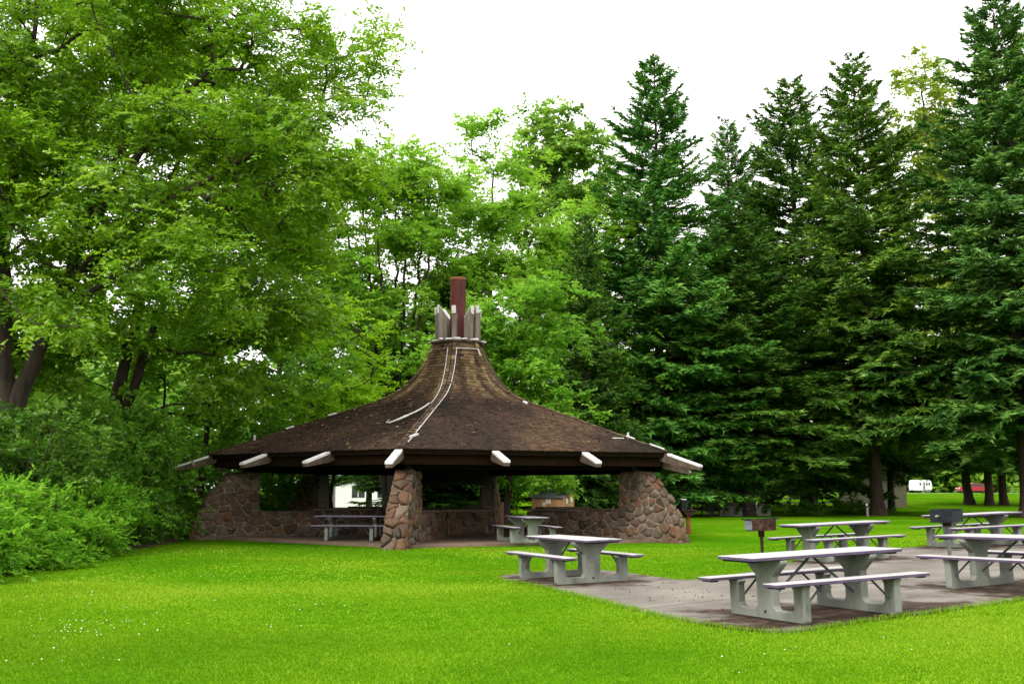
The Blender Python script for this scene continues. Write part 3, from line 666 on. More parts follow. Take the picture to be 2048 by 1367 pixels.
# dead leaves lying on the shingles
rn = random.Random(8); V = []; Fq = []; T = []
Mw = Matrix.Translation((PAV[0], PAV[1], 0)) @ Matrix.Rotation(-.134, 4, 'Z')
for i in range(330):
    k = rn.choice((-1, -1, -1, 0)); s = rn.uniform(.1, 6.2) ** 1 ; u = rn.uniform(.03, .97); p = Mw @ Vector(surf(k, s, u, .045)); a = rn.uniform(0, 6.3); l = rn.uniform(.03, .085)
    e1 = Vector((math.cos(a), math.sin(a), rn.uniform(-.3, .3))) * l; e2 = Vector((-math.sin(a), math.cos(a), rn.uniform(-.3, .3))) * l * .6
    b = len(V); V += [p - e1, p - e2, p + e1, p + e2]; Fq.append((b, b + 1, b + 2, b + 3)); T.append(rn.random())
tag(link('fallen_leaves', mesh_np('fallen_leaves', V, Fq, T), M['dead_leaf']), 'dry brown leaves scattered over the shingle roof', 'leaves', kind='stuff')

# ------------------------------------------------------------------ picnic tables
def frame_poly():
    h = [(.69, .0), (.71, .03), (.71, .40), (.735, .415), (.735, .436), (.51, .436), (.49, .415), (.53, .375), (.53, .16), (.49, .115), (.195, .115), (.155, .16), (.155, .51), (.33, .655), (.35, .68), (.35, .715)]
    return h + [(-p, q) for p, q in h[::-1]]
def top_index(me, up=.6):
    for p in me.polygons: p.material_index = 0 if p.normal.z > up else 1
def make_table(L):
    S = 1.42; t = empty('picnic_table')
    for s in (-1, 1):
        MB().extrude(frame_poly(), s * S / 2 - .055, s * S / 2 + .055, 'x').build('end_frame', M['concrete'], t, .01)
    for j in range(3):
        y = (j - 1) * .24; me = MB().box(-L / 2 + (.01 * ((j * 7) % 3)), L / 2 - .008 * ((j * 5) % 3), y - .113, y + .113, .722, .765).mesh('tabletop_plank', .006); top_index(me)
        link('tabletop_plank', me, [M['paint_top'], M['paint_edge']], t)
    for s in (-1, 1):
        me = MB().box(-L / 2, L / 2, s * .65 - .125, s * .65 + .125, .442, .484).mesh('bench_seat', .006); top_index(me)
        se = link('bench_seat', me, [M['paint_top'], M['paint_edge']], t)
        for u in (-1, 1):
            MB().box(u * (L / 2 - .1) - .05, u * (L / 2 - .1) + .05, s * .65 - .10, s * .65 + .10, .425, .441).build('support_bar', M['black_steel'], se)
            MB().tube([(u * (S / 2 - .34), s * .62, .438), (u * (S / 2 - .30), s * .62, .41), (u * (S / 2 - .06), s * .62, .20)], .014, 6).build('seat_brace', M['steel'], t)
    for u in (-1, 1):
        MB().box(u * (L / 2 - .12) - .05, u * (L / 2 - .12) + .05, -.32, .32, .70, .7215).build('support_bar', M['black_steel'], t)
        MB().tube([(u * .03, 0, .715), (u * .06, 0, .68), (u * (S / 2 - .06), 0, .24)], .017, 6).build('brace', M['steel'], t)
        MB().tube([(u * (S / 2 + .055), .0, .09), (u * (S / 2 + .066), .0, .09)], .016, 8).build('bolt', M['black_steel'], t)
    return t
def rest_on(o, x, y, rz, dz=0):
    """set a thing on the sloping ground"""
    e = .6; nx = -(float(zg(x + e, y)) - float(zg(x - e, y))) / (2 * e); ny = -(float(zg(x, y + e)) - float(zg(x, y - e))) / (2 * e)
    q = Vector((0, 0, 1)).rotation_difference(Vector((nx, ny, 1)).normalized()).to_matrix().to_4x4()
    o.matrix_basis = Matrix.Translation((x, y, float(zg(x, y)) + dz)) @ q @ Matrix.Rotation(rz, 4, 'Z')
T0 = make_table(2.4); T0_used = False
for i, (x, y, rz, L, lab) in enumerate(TABLES):
    t = T0 if i == 0 else copy_tree(T0)
    rest_on(t, x, y, rz, .02); t.scale = (L / 2.4, 1, 1); tag(t, lab, 'picnic table', 'picnic tables on the paving')
for x, y, rz, lab in ((.42, 31.9, -1.28, 'picnic table under the pavilion roof in front of the low stone wall on the right'),
                      (-5.0, 32.9, -.08, 'shaded picnic table inside the pavilion between the left and front piers')):
    t = copy_tree(T0); t.location = (x, y, .085); t.rotation_euler = (0, 0, rz); t.scale = (1, 1, 1); tag(t, lab, 'picnic table', 'picnic tables in the pavilion')
for x, y, rz, lab in ((14.2, 67.0, 1.25, 'dark picnic table in the shade left of the big spruce trunks, nearer the pavilion'), (16.1, 67.6, 1.3, 'dark picnic table in deep shade right beside the thick low spruce bough'),
                      (12.6, 69.5, .1, 'shaded picnic table behind the two far post grills')):
    t = copy_tree(T0); rest_on(t, x, y, rz); tag(t, lab, 'picnic table', 'far tables under the spruces')

# ------------------------------------------------------------------ grills
def open_grill():
    g = empty('post_grill', label='rusty open-topped grill on a post between the front table and the one behind', cat='grill')
    mb = MB(); a, b, h0, h1 = .26, .20, .78, .99
    oc = chaikin([(-a, -b), (a, -b), (a, b), (-a, b)], 1); ic = [(x * .93, y * .92) for x, y in oc]; n = len(oc)
    vs = [(x, y, h0) for x, y in oc] + [(x, y, h1) for x, y in oc] + [(x, y, h1) for x, y in ic] + [(x, y, h0 + .03) for x, y in ic]
    fs = [tuple(range(n))[::-1], tuple(range(3 * n, 4 * n))]
    for r in range(3): fs += [(r * n + i, r * n + (i + 1) % n, r * n + n + (i + 1) % n, r * n + n + i) for i in range(n)]
    mb.add(vs, fs).build('firebox', M['rust'], g)
    MB().box(-a - .004, -a + .0, -.12, .12, h0 + .02, h1 - .03).build('side_panel', M['ash_grey'], g)
    MB().tube([(0, 0, -.1), (0, 0, .76)], .03, 10).build('post', M['rust'], g, smooth=False)
    MB().lathe([(.05, .66), (.055, .67), (.06, .77), (.10, .782)], 12).build('socket', M['rust'], g)
    gr = MB()
    for i in range(11): gr.bar((-.22 + i * .044, -.18, .972), (-.22 + i * .044, .18, .972), .006, .005)
    gr.bar((-.33, -.10, .985), (.33, -.10, .985), .008, .008).bar((-.33, .10, .985), (.33, .10, .985), .008, .008).build('grate', M['black_steel'], g)
    for s in (-1, 1): MB().tube([(s * .30, -.10, .99), (s * .335, -.10, .995), (s * .335, .10, .995), (s * .30, .10, .99)], .012, 6).build('handle', M['black_steel'], g)
    return g
g = open_grill(); rest_on(g, 4.62, 19.2, .32, .02)
def box_grill():
    g = empty('post_grill', label='black steel box grill on a post with a side handle, between the two right tables', cat='grill')
    mb = MB(); a, b, h0, h1, th = .24, .22, .80, 1.05, .008
    mb.box(-a, a, -b, b, h0, h0 + th).box(-a, a, b - th, b, h0 + th, h1).box(-a, -a + th, -b, b - th, h0 + th, h1).box(a - th, a, -b, b - th, h0 + th, h1).box(-a + th, a - th, -b, -b + th, h0 + th, h0 + .22)
    mb.build('firebox', M['black_steel'], g)
    MB().tube([(0, 0, -.1), (0, 0, .79)], .034, 10).build('post', M['steel'], g)
    MB().box(-.06, .06, -.06, .06, .72, .80).build('socket', M['rust'], g, .006)
    gr = MB()
    for i in range(12): gr.bar((-.2 + i * .0364, -.2, 1.0), (-.2 + i * .0364, .19, 1.0), .005, .005)
    gr.build('grate', M['steel'], g)
    MB().tube([(-.24, .0, .93), (-.36, .0, .93)], .010, 6).build('handle_rod', M['steel'], g)
    MB().tube([(-.36, .0, .93), (-.44, .0, .93)], .018, 8).build('handle_grip', M['fence_wood'], g)
    return g
g = box_grill(); rest_on(g, 8.52, 20.3, R_(42), .0)
def lid_grill(name, lab, x, y, rz, post, box):
    g = empty(name, label=lab, cat='grill')
    MB().box(-.30, .30, -.2, .2, .86, .90).build('tray', M[box], g, .006)
    MB().extrude([(-.28, .86), (.28, .86), (.12, .70), (-.12, .70)], -.17, .17, 'y').build('fire_bowl', M[box], g)
    MB().box(-.24, -.02, .02, .2, .90, 1.28).build('hood_back', M['black_steel'], g, .01)
    MB().box(-.24, -.05, -.02, .2, 1.282, 1.31).build('hood_top', M['paper'] if post == 'red_iron' else M['black_steel'], g)
    MB().tube([(.14, 0, .90), (.14, 0, 1.08), (.12, 0, 1.1)], .012, 6).build('crank', M['steel'], g)
    MB().extrude([(-.09, -.1), (.09, -.1), (.05, .72), (-.05, .72)], -.04, .04, 'y').build('post', M[post], g)
    rest_on(g, x, y, rz); return g
lid_grill('post_grill', 'tall grill with raised dark hood and red post beyond the right stone pier', 6.75, 39.8, .2, 'red_iron', 'rust')
def far_grill(x, y, lab):
    g = empty('post_grill', label=lab, cat='grill')
    MB().box(-.28, .28, -.2, .2, .82, 1.08).build('firebox', M['black_steel'], g, .01); MB().tube([(0, 0, -.1), (0, 0, .82)], .045, 8).build('post', M['black_steel'], g)
    MB().tube([(-.28, 0, .95), (-.42, 0, .95)], .014, 6).build('handle', M['steel'], g); rest_on(g, x, y, .3)
far_grill(11.9, 65.0, 'small black box grill on a thin post at the lawn edge, left of a pair'); far_grill(12.9, 64.6, 'small black box grill on a thin post at the lawn edge, right of a pair')

# ------------------------------------------------------------------ tap, wooden post, wood shed
g = empty('water_tap', label='short tan standpipe with a white tap head on the lawn before the spruces', cat='tap')
MB().extrude([(-.07, -.1), (.07, -.1), (.05, .50), (-.05, .50)], -.06, .06, 'y').build('post', M['fence_wood'], g, .006)
MB().tube([(0, 0, .5), (-.02, 0, .62)], .035, 8).build('riser', M['steel'], g)
MB().tube([(-.02, -.02, .62), (-.03, -.02, .72)], [.07, .05], 8).build('tap_head', M['paper'], g)
MB().tube([(-.03, 0, .70), (-.10, 0, .80)], .012, 6).build('lever', M['steel'], g)
MB().tube([(0, 0, .56), (.10, -.02, .52), (.11, -.02, .46)], .025, 6).build('spout', M['ash_grey'], g)
rest_on(g, 22.6, 66, 0); g.scale = (1.1, 1.1, 1.1)
g = empty('wooden_post', (-.32, 33.6, .085), .3, 'slim reddish brown wooden post standing under the pavilion beside its picnic table', 'post')
MB().box(-.045, .045, -.045, .045, 0, 1.18).build('upright', M['brown_door'], g, .005); MB().box(-.09, -.05, -.03, .03, 0, 1.12).build('batten', M['brown_door'], g, .005)

def wood_shed():
    g = empty('notice_shed', label='small orange-brown board shed with lean-to grey roof and pinned papers, behind the pavilion', cat='shed')
    W, D = 1.0, .75
    nb = 12; f = lambda y: 1.26 + (y + D) / (2 * D) * .34
    for i in range(nb):
        x0 = -W + 2 * W * i / nb
        MB().box(x0 + .003, x0 + 2 * W / nb - .003, -D, -D + .03, 0, f(-D) + (-.01)).build('board', M['cedar_board'], g)
    for i in range(9):
        y0 = -D + .03 + (2 * D - .03) * i / 9; y1 = y0 + (2 * D - .03) / 9 - .005
        for s in (-1, 1):
            x = s * W; MB().add([(x, y0, 0), (x, y1, 0), (x, y1, f(y1)), (x, y0, f(y0)), (x - s * .03, y0, 0), (x - s * .03, y1, 0), (x - s * .03, y1, f(y1)), (x - s * .03, y0, f(y0))],
                                [(0, 1, 2, 3), (7, 6, 5, 4), (0, 4, 5, 1), (1, 5, 6, 2), (2, 6, 7, 3), (3, 7, 4, 0)]).build('board', M['cedar_board'], g)
    MB().box(-W, W, D - .03, D, 0, f(D)).build('back_wall', M['cedar_board'], g)
    r = empty('roof'); r.parent = g
    for i in range(11):
        x0 = -W - .06 + (2 * W + .12) * i / 11; x1 = x0 + (2 * W + .12) / 11 - .012; y0, y1 = -D - .1, D + .06; k = .012 if i % 2 else 0
        MB().add([(x0, y0, f(y0) + .01 + k), (x1, y0, f(y0) + .01 + k), (x1, y1, f(y1) + .01 + k), (x0, y1, f(y1) + .01 + k), (x0, y0, f(y0) + .05 + k), (x1, y0, f(y0) + .05 + k), (x1, y1, f(y1) + .05 + k), (x0, y1, f(y1) + .05 + k)],
                 [(3, 2, 1, 0), (4, 5, 6, 7), (0, 1, 5, 4), (1, 2, 6, 5), (2, 3, 7, 6), (3, 0, 4, 7)]).build('roof_panel', M['metal_roof'], r)
    for x, z, wv, h in ((-.22, .93, .09, .07), (.06, 1.08, .15, .12)):
        p = MB().box(x - wv, x + wv, -D - .008, -D - .002, z - h, z + h).build('pinned_paper', M['paper'], g)
        for j in range(3): MB().box(x - wv * .7, x + wv * (.6 - .2 * (j % 2)), -D - .0095, -D - .0085, z + h * (.5 - .5 * j) - .012, z + h * (.5 - .5 * j) + .004).build('printed_line', M['ink'], p)
    MB().box(-.26, -.15, -D - .008, -D - .002, .72, .83).build('yellow_card', M['yellow_card'], g)
    for y, z in ((-.25, 1.1), (.35, 1.16)):
        MB().box(W + .002, W + .008, y - .12, y + .12, z - .14, z + .14).build('pinned_paper', M['paper'], g)
    MB().box(W + .002, W + .007, .22, .34, .88, .98).build('yellow_card', M['yellow_card'], g)
    return g
g = wood_shed(); rest_on(g, 2.0, 50.5, R_(-28), .12); g.scale = (.84, .84, .92)

# ------------------------------------------------------------------ vegetation builders
def tubes_np(p0, p1, r0, r1, n=5):
    d = p1 - p0; L = np.linalg.norm(d, axis=1, keepdims=True) + 1e-9; d = d / L
    ref = np.where(np.abs(d[:, 2:3]) > .9, np.array([[1., 0, 0]]), np.array([[0, 0, 1.]]))
    a = np.cross(d, ref); a /= np.linalg.norm(a, axis=1, keepdims=True); b = np.cross(d, a)
    an = np.arange(n) * 2 * np.pi / n; c = np.cos(an)[None, :, None]; s = np.sin(an)[None, :, None]
    ring = a[:, None] * c + b[:, None] * s
    V = np.concatenate([p0[:, None] + ring * r0[:, None, None], p1[:, None] + d[:, None] * (r1[:, None, None] * .3) + ring * r1[:, None, None]], 1)
    m = len(p0); k = np.arange(n); k2 = (k + 1) % n; f = np.stack([k, k2, k2 + n, k + n], -1)
    return V.reshape(-1, 3), (np.arange(m)[:, None, None] * 2 * n + f[None]).reshape(-1, 4)

def norm(v): return v / (np.linalg.norm(v, axis=-1, keepdims=True) + 1e-9)

def leaf_quads(p, d, nrm, L, W):
    s = norm(np.cross(d, nrm)); n = norm(np.cross(s, d))
    m = p + d * (L * .45)[:, None] + n * (L * .06)[:, None]
    V = np.stack([p, m + s * W[:, None], p + d * L[:, None], m - s * W[:, None]], 1).reshape(-1, 3)
    return V, np.arange(len(p) * 4).reshape(-1, 4)

def sprays(g, C, OUT, R, T, K, ll, lw, flat=.55, droop=.25, tint0=.45, tspread=.5, along=.5):
    N = len(C)
    d = g.normal(size=(N, T, 3)); d = norm(d) + OUT[:, None] * .75; d[..., 2] *= flat; d = norm(d)
    L = R[:, None] * g.uniform(.45, 1.15, (N, T))
    st = C[:, None] + g.normal(size=(N, T, 3)) * (R[:, None, None] * np.array([.30, .30, .22]))
    t = (np.arange(K) + .5) / K
    t = t[None, None] + g.uniform(-.5 / K, .5 / K, (N, T, K))
    pos = st[:, :, None] + d[:, :, None] * (L[..., None] * t)[..., None]
    pos[..., 2] -= droop * L[..., None] * t * t
    side = norm(np.cross(d, np.array([0, 0, 1.])))
    sg = np.where(np.arange(K) % 2 == 0, 1., -1.)[None, None, :, None]
    ld = d[:, :, None] * along + side[:, :, None] * sg * .85 + g.normal(size=(N, T, K, 3)) * .35; ld[..., 2] -= droop * .5
    ld = norm(ld); nr = norm(np.array([0, 0, .8]) + OUT[:, None, None] * .6 + g.normal(size=(N, T, K, 3)) * .65)
    M_ = N * T * K; LL = ll * g.uniform(.65, 1.3, M_); WW = lw * g.uniform(.75, 1.25, M_)
    V, F = leaf_quads(pos.reshape(-1, 3), ld.reshape(-1, 3), nr.reshape(-1, 3), LL, WW)
    tc = g.uniform(-.5, .5, (N, 1, 1)) * tspread + g.uniform(-.5, .5, (N, T, 1)) * tspread * .5 + g.normal(size=(N, T, K)) * .12 + tint0
    return V, F, np.clip(tc, 0, 1).reshape(-1)

def lobes_points(g, lobes, n, bough=0):
    vol = np.array([l[3] * l[4] * l[5] for l in lobes]) ** .8; cnt = np.maximum(3, (n * vol / vol.sum()).astype(int)); P = []; O = []
    for l, c in zip(lobes, cnt):
        u = norm(g.normal(size=(c, 3))); r = g.uniform(.30, 1, c) ** .55
        r *= 1 + .18 * np.sin(u[:, 0] * 5 + l[0]) * np.cos(u[:, 2] * 4 + l[1])
        q = u * r[:, None] * np.array(l[3:6])
        if bough > 0:
            nb_ = max(2, int(round(c / 6))); k_ = g.integers(0, nb_, c); sc_ = bough * (.75 + .5 * g.random(nb_))[k_][:, None]
            q = q[k_] * .94 + g.normal(size=(c, 3)) * sc_ * np.array([.62, .62, .20]); q[:, 2] -= .10 * np.hypot(q[:, 0] - q[k_][:, 0], q[:, 1] - q[k_][:, 1]); u = u[k_]
        P.append(q + np.array(l[:3])); O.append(norm(u / np.array(l[3:6]) * min(l[3:6]) + np.array([0, 0, .25])))
    return np.concatenate(P), np.concatenate(O)

def grow(g, trunks, A, zmin, tip=.010, step=.8, bow=.12):
    """joins every clump A to the skeleton that starts with the trunks; returns tubes for trunk and branches"""
    pos = []; par = []; isT = []; rad = []
    for pts, r0, r1 in trunks:
        pts = np.array(pts, float); seg = np.linalg.norm(np.diff(pts, axis=0), axis=1); cs = np.concatenate([[0], np.cumsum(seg)])
        m = max(3, int(cs[-1] / .55)); s = np.linspace(0, cs[-1], m); last = -1
        for i, q in enumerate(s):
            p = np.array([np.interp(q, cs, pts[:, k]) for k in range(3)]) + (g.normal(size=3) * [.05, .05, 0] if i else 0)
            f = q / cs[-1]; pos.append(p); par.append(last); isT.append(True); rad.append((r0 * (1 - f) + r1 * f) * (1 + .55 * math.exp(-q / .35)))
            last = len(pos) - 1
    nt = len(pos); P = np.zeros((nt + len(A) * 14, 3)); P[:nt] = pos; n = nt
    par = par + [0] * (len(P) - nt)
    dmin = np.min(np.linalg.norm(A[:, None] - P[None, :nt], axis=2), axis=1)
    ok = np.zeros(len(P), bool); ok[:nt] = P[:nt, 2] > zmin
    cnt = np.zeros(len(P))
    for i in np.argsort(dmin):
        a = A[i]; df = P[:n] - a; dist = np.linalg.norm(df, axis=1)
        cost = dist + 1.2 * np.maximum(0, df[:, 2] + .25 * np.hypot(df[:, 0], df[:, 1])); cost[~ok[:n]] = 1e9
        j = int(np.argmin(cost)); b = P[j].copy(); L = dist[j]; m = int(min(13, max(1, math.ceil(L / step)))); last = j
        for k in range(1, m + 1):
            t = k / m; q = b + (a - b) * t; q[2] += bow * L * 4 * t * (1 - t) * .5
            if k < m: q += g.normal(size=3) * .05 * L / m * 2
            P[n] = q; par[n] = last; ok[n] = True; last = n; n += 1
        cnt[last] += 1
    P = P[:n]; par = np.array(par[:n]); c = cnt[:n].copy()
    for i in range(n - 1, -1, -1):
        if par[i] >= 0 and i != par[i]: c[par[i]] += c[i]
    r = tip * np.maximum(1, c) ** .5; r[:nt] = np.array(rad)
    ti = np.array([i for i in range(nt) if par[i] >= 0]); bi = np.arange(nt, n)
    own = np.cumsum([1 if q < 0 else 0 for q in par[:nt]]) - 1
    tv = [tubes_np(P[par[q]], P[q], r[par[q]], r[q], 10) for q in (ti[own[ti] == m_] for m_ in range(len(trunks)))]
    rb = np.minimum(r[bi], np.where(par[bi] < nt, r[par[bi]] * .7, 9)); rp = np.where(par[bi] < nt, rb * 1.15, np.minimum(r[par[bi]], rb * 1.3))
    bv = tubes_np(P[par[bi]], P[bi], rp, rb, 5)
    return tv, bv

def tree(name, label, cat, base, seed, trunks, lobes, nclump, clump_r, T, K, ll, lw, leaf, zmin=2., group=None, droop=.25, flat=.55, tint0=.45, bark='bark', tip=.010, twigpart='branches', along=.5, tspread=.5, bow=.12, bough=1.3):
    g = np.random.default_rng(seed); z0 = float(zg(base[0], base[1]))
    root = empty(name, (base[0], base[1], z0), 0, label, cat, group)
    A, O = lobes_points(g, lobes, nclump, bough)
    A[:, 2] = np.maximum(A[:, 2], .15)
    tv, bv = grow(g, trunks, A, zmin, tip, bow=bow)
    for i_, q_ in enumerate(tv):
        nm_ = 'stem' if twigpart != 'branches' else ('trunk' if i_ == 0 or trunks[i_][0][0][2] == 0 else 'limb')
        link(nm_, mesh_np(nm_, *q_), M[bark], root, True)
    tag(link(twigpart, mesh_np('branches', *bv), M['twig'], root, True), kind='stuff')
    R = clump_r * g.uniform(.7, 1.25, len(A))
    V, F, tn = sprays(g, A, O, R, T, K, ll, lw, flat, droop, tint0, tspread, along)
    V[:, 2] = np.maximum(V[:, 2], .02)
    link('crown' if twigpart == 'branches' else 'foliage', mesh_np('crown', V, F, tn), M[leaf], root)
    return root

def conifer_mesh(seed, H, R, clear, nw, nb, mult, tl=.30, tw=.10, shape=.8, droop=0., ragged=.35):
    """-> trunk, branch and needle meshes of one spruce"""
    g = np.random.default_rng(seed); hs_ = clear + (H * .985 - clear) * np.linspace(0, 1, nw) ** .92; B = []
    for i, h in enumerate(hs_):
        gr = (h - clear) / (H - clear); nbi = max(3, int(round(nb * (1 - .5 * gr))))
        ph = g.uniform(0, 6.28)
        for j in range(nbi):
            az = ph + j * 2 * np.pi / nbi + g.normal() * .25
            prof_ = (1 - gr) ** shape * (1 - .35 * math.exp(-gr / .05))
            L = R * prof_ * g.uniform(1 - ragged * 1.3, 1 + ragged * .6) * (1 + .16 * math.sin(3 * az + h * .5 + seed)) + .25
            B.append((h + g.normal() * .18, az, L, gr))
    B = np.array(B); h, az, L, gr = B.T; n = len(B)
    a = .02 + .85 * gr ** 1.5 + g.normal(size=n) * .14 - droop * (1 - gr); b = .46 - .30 * gr + droop * .3; c = .30
    def axis(i, t):
        r = L[i] * t; z = h[i] + L[i] * (a[i] * t - b[i] * t * t + c * t ** 3)
        return np.stack([np.cos(az[i]) * r, np.sin(az[i]) * r, z], -1)
    ts = np.linspace(0, .92, 5); P = np.stack([axis(np.arange(n), t) for t in ts], 1)
    rr = .012 + .010 * L; br = tubes_np(P[:, :-1].reshape(-1, 3), P[:, 1:].reshape(-1, 3), (rr[:, None] * (1 - ts[:-1] * .9)).ravel(), (rr[:, None] * (1 - ts[1:] * .9)).ravel(), 4)
    # twigs leave both sides of each bough; needle tufts sit along the twigs
    nt_ = (mult * (5 + 6.5 * L)).astype(int); ti = np.repeat(np.arange(n), nt_); m = len(ti)
    t = .12 + .88 * g.uniform(0, 1, m) ** .75; sgn = np.where(g.random(m) < .5, -1., 1.)
    tlen = (.34 * L[ti] * np.clip(1 - t, 0, 1) ** .75 * np.minimum(1, t * 3.5) + .22) * g.uniform(.7, 1.25, m)
    rad = np.stack([np.cos(az[ti]), np.sin(az[ti]), np.zeros(m)], -1); lat = np.stack([-np.sin(az[ti]), np.cos(az[ti]), np.zeros(m)], -1)
    td = rad * g.uniform(.55, 1.1, m)[:, None] + lat * (sgn * g.uniform(.5, 1., m))[:, None]; td[:, 2] += .10 - .25 * (1 - gr[ti]) * (t < .8) + .5 * gr[ti] + g.normal(size=m) * .16; td = norm(td)
    K = np.maximum(4, (tlen / (tl * .19)).astype(int)); ki = np.repeat(np.arange(m), K); q = len(ki)
    off = (np.arange(q) - np.repeat(np.cumsum(K) - K, K) + .5) / np.repeat(K, K)
    p0 = axis(ti, t)
    p = p0[ki] + td[ki] * (tlen[ki] * off)[:, None]; p[:, 2] -= (.16 + droop) * tlen[ki] * off ** 2
    sd = norm(np.cross(td[ki], np.array([0, 0, 1.]))) * np.where(np.arange(q) % 2 == 0, 1., -1.)[:, None]
    d = td[ki] * .8 + sd * .6 + g.normal(size=(q, 3)) * .22; hang = g.random(q) < .10; d[hang, 2] -= .8; d = norm(d)
    nr = norm(np.array([0, 0, .8]) + rad[ki] * .75 + g.normal(size=(q, 3)) * .45)
    LL = tl * g.uniform(.65, 1.25, q) * (1 - .2 * gr[ti][ki]); WW = tw * .5 * g.uniform(.7, 1.3, q)
    sv = norm(np.cross(d, nr)) * WW[:, None]
    V = np.stack([p - sv, p + sv, p + d * LL[:, None]], 1).reshape(-1, 3); F = np.arange(q * 3).reshape(-1, 3)
    tn = np.clip(.42 + (g.uniform(-.5, .5, n) * .45)[ti][ki] + (g.normal(size=m) * .2)[ki] + g.normal(size=q) * .10, 0, 1)
    zt = np.array([0, .4, 1.2, 3, H * .3, H * .6, H * .85, H * 1.0]); rt = np.array([.55, .42, .36, .33, .26, .16, .07, .015]) * H / 28
    tp = np.stack([np.zeros(8), np.zeros(8), zt], -1); tp[2:7, :2] += g.normal(size=(5, 2)) * .05
    tr = tubes_np(tp[:-1], tp[1:], rt[:-1], rt[1:], 10)
    return mesh_np('trunk', *tr), mesh_np('branches', *br), mesh_np('crown', V, F, tn)

def place_conifer(meshes, x, y, s, sz, rz, needle, label, lean=(0, 0), group='tall spruces behind the lawn'):
    x *= 1.1; y *= 1.1; s *= 1.28; sz *= 1.1
    root = empty('spruce_tree', (x, y, float(zg(x, y)) - .05), 0, label, 'spruce tree', group)
    root.rotation_euler = (lean[0], lean[1], rz); root.scale = (s, s, sz)
    for nm, me, mm in zip(('trunk', 'branches', 'crown'), meshes, ('bark_dark', 'twig', needle)):
        o = bpy.data.objects.new(nm, me); COL.objects.link(o); o.parent = root
        if not me.materials: me.materials.append(None)
        if nm == 'branches': tag(o, kind='stuff')
        o.material_slots[0].link = 'OBJECT'; o.material_slots[0].material = M[mm]
    return root

# ------------------------------------------------------------------ spruces on the right
CA = conifer_mesh(1, 28, 6.0, 1.4, 54, 10, 1.4, .34, .115, .70)
CB = conifer_mesh(2, 28, 5.8, 2.0, 54, 10, 1.4, .34, .11, .70, .05)
CC = conifer_mesh(3, 28, 6.4, 4.7, 50, 10, 1.4, .36, .115, .76, .06, .4)
place_conifer(CA, 8.75, 60, .90, .985, .3, 'needle_a', 'broad blue-green spruce right of the pavilion roof, leftmost of the tall pointed ones')
place_conifer(CA, 3.75, 52, .42, .56, 2.1, 'needle_b', 'small dark narrow spruce just right of the chimney, lower than its neighbours')
place_conifer(CB, 18.4, 84, .90, 1.15, 4.0, 'needle_d', 'pale distant spruce whose tip shows in the gap between the two taller ones')
place_conifer(CB, 19.9, 70, 1.08, 1.085, 1.0, 'needle_b', 'tall dull green spruce, second tall tip left of the olive tree')
place_conifer(CC, 21.9, 62, .88, 1.02, 5.2, 'needle_c', 'yellowish green spruce with visible upper trunk, tip just left of the olive tree', (0, -.012))
place_conifer(CC, 28.4, 57, 1.02, 1.08, .6, 'needle_d', 'tallest grey-blue spruce at the right edge, tip near the top of the picture')
place_conifer(CC, 13.9, 61, .92, .66, 2.7, 'needle_b', 'mid-height dark spruce filling the gap right of the broad blue-green one')
place_conifer(CC, 26.0, 71, .56, .66, 3.6, 'needle_b', 'thick-trunked dark spruce standing in front of the tan building')
place_conifer(CC, 39.6, 86, .80, .80, 1.6, 'needle_b', 'left one of two dark spruce trunks standing close together at the right edge')
place_conifer(CC, 41.3, 87, .80, .75, 4.4, 'needle_d', 'right one of two dark spruce trunks standing close together at the right edge')
place_conifer(CC, 35.2, 60, .9, .85, 2.2, 'needle_a', 'dark blue-green spruce cut by the right border below the tallest one')
place_conifer(CB, 12.2, 78, .9, .74, .2, 'needle_b', 'shaded spruce trunk far behind the dark picnic tables')
place_conifer(CA, -2.9, 56, .8, .50, 1.9, 'needle_b', 'low dark spruce seen through the pavilion behind the fire hood')
place_conifer(CC, -9.4, 68, .5, .52, .9, 'needle_b', 'slim dark trunk seen through the pavilion just left of its front pier, left one')
place_conifer(CC, -8.0, 67, .5, .52, 2.9, 'needle_b', 'slim dark trunk seen through the pavilion just left of its front pier, right one')

# ------------------------------------------------------------------ broadleaved trees behind the pavilion
tree('willow_tree', 'many-stemmed upright tree left of the chimney with bare stems showing', 'tree', (-6.4, 56), 21,
     [([(x * .25, y * .25, 0), (x * .6, y * .6, 5), (x * 1.3, y * 1.1, 12), (x * 2.3, y * 1.8, 19)], .17, .03) for x, y in ((-1, .2), (-.55, -.6), (-.1, .5), (.3, -.4), (.75, .3), (1.1, -.2), (-1.5, -.3))],
     [(-.6, 0, 18.8, 3.0, 2.8, 4.8), (-2.8, .4, 16.8, 2.6, 2.4, 4.8), (1.5, -.2, 17.2, 2.4, 2.4, 4.4), (-2.0, 0, 9.5, 3.6, 2.6, 3.2), (2.0, .5, 10, 2.4, 2, 3), (-4.2, 0, 12, 2, 2, 3.4), (-1.4, .6, 13, 3.4, 2, 3), (1.4, .6, 13, 2.6, 2, 3)], 560, .95, 8, 12, .25, .070, 'leaf_bright', 6, tint0=.55, bow=.02)
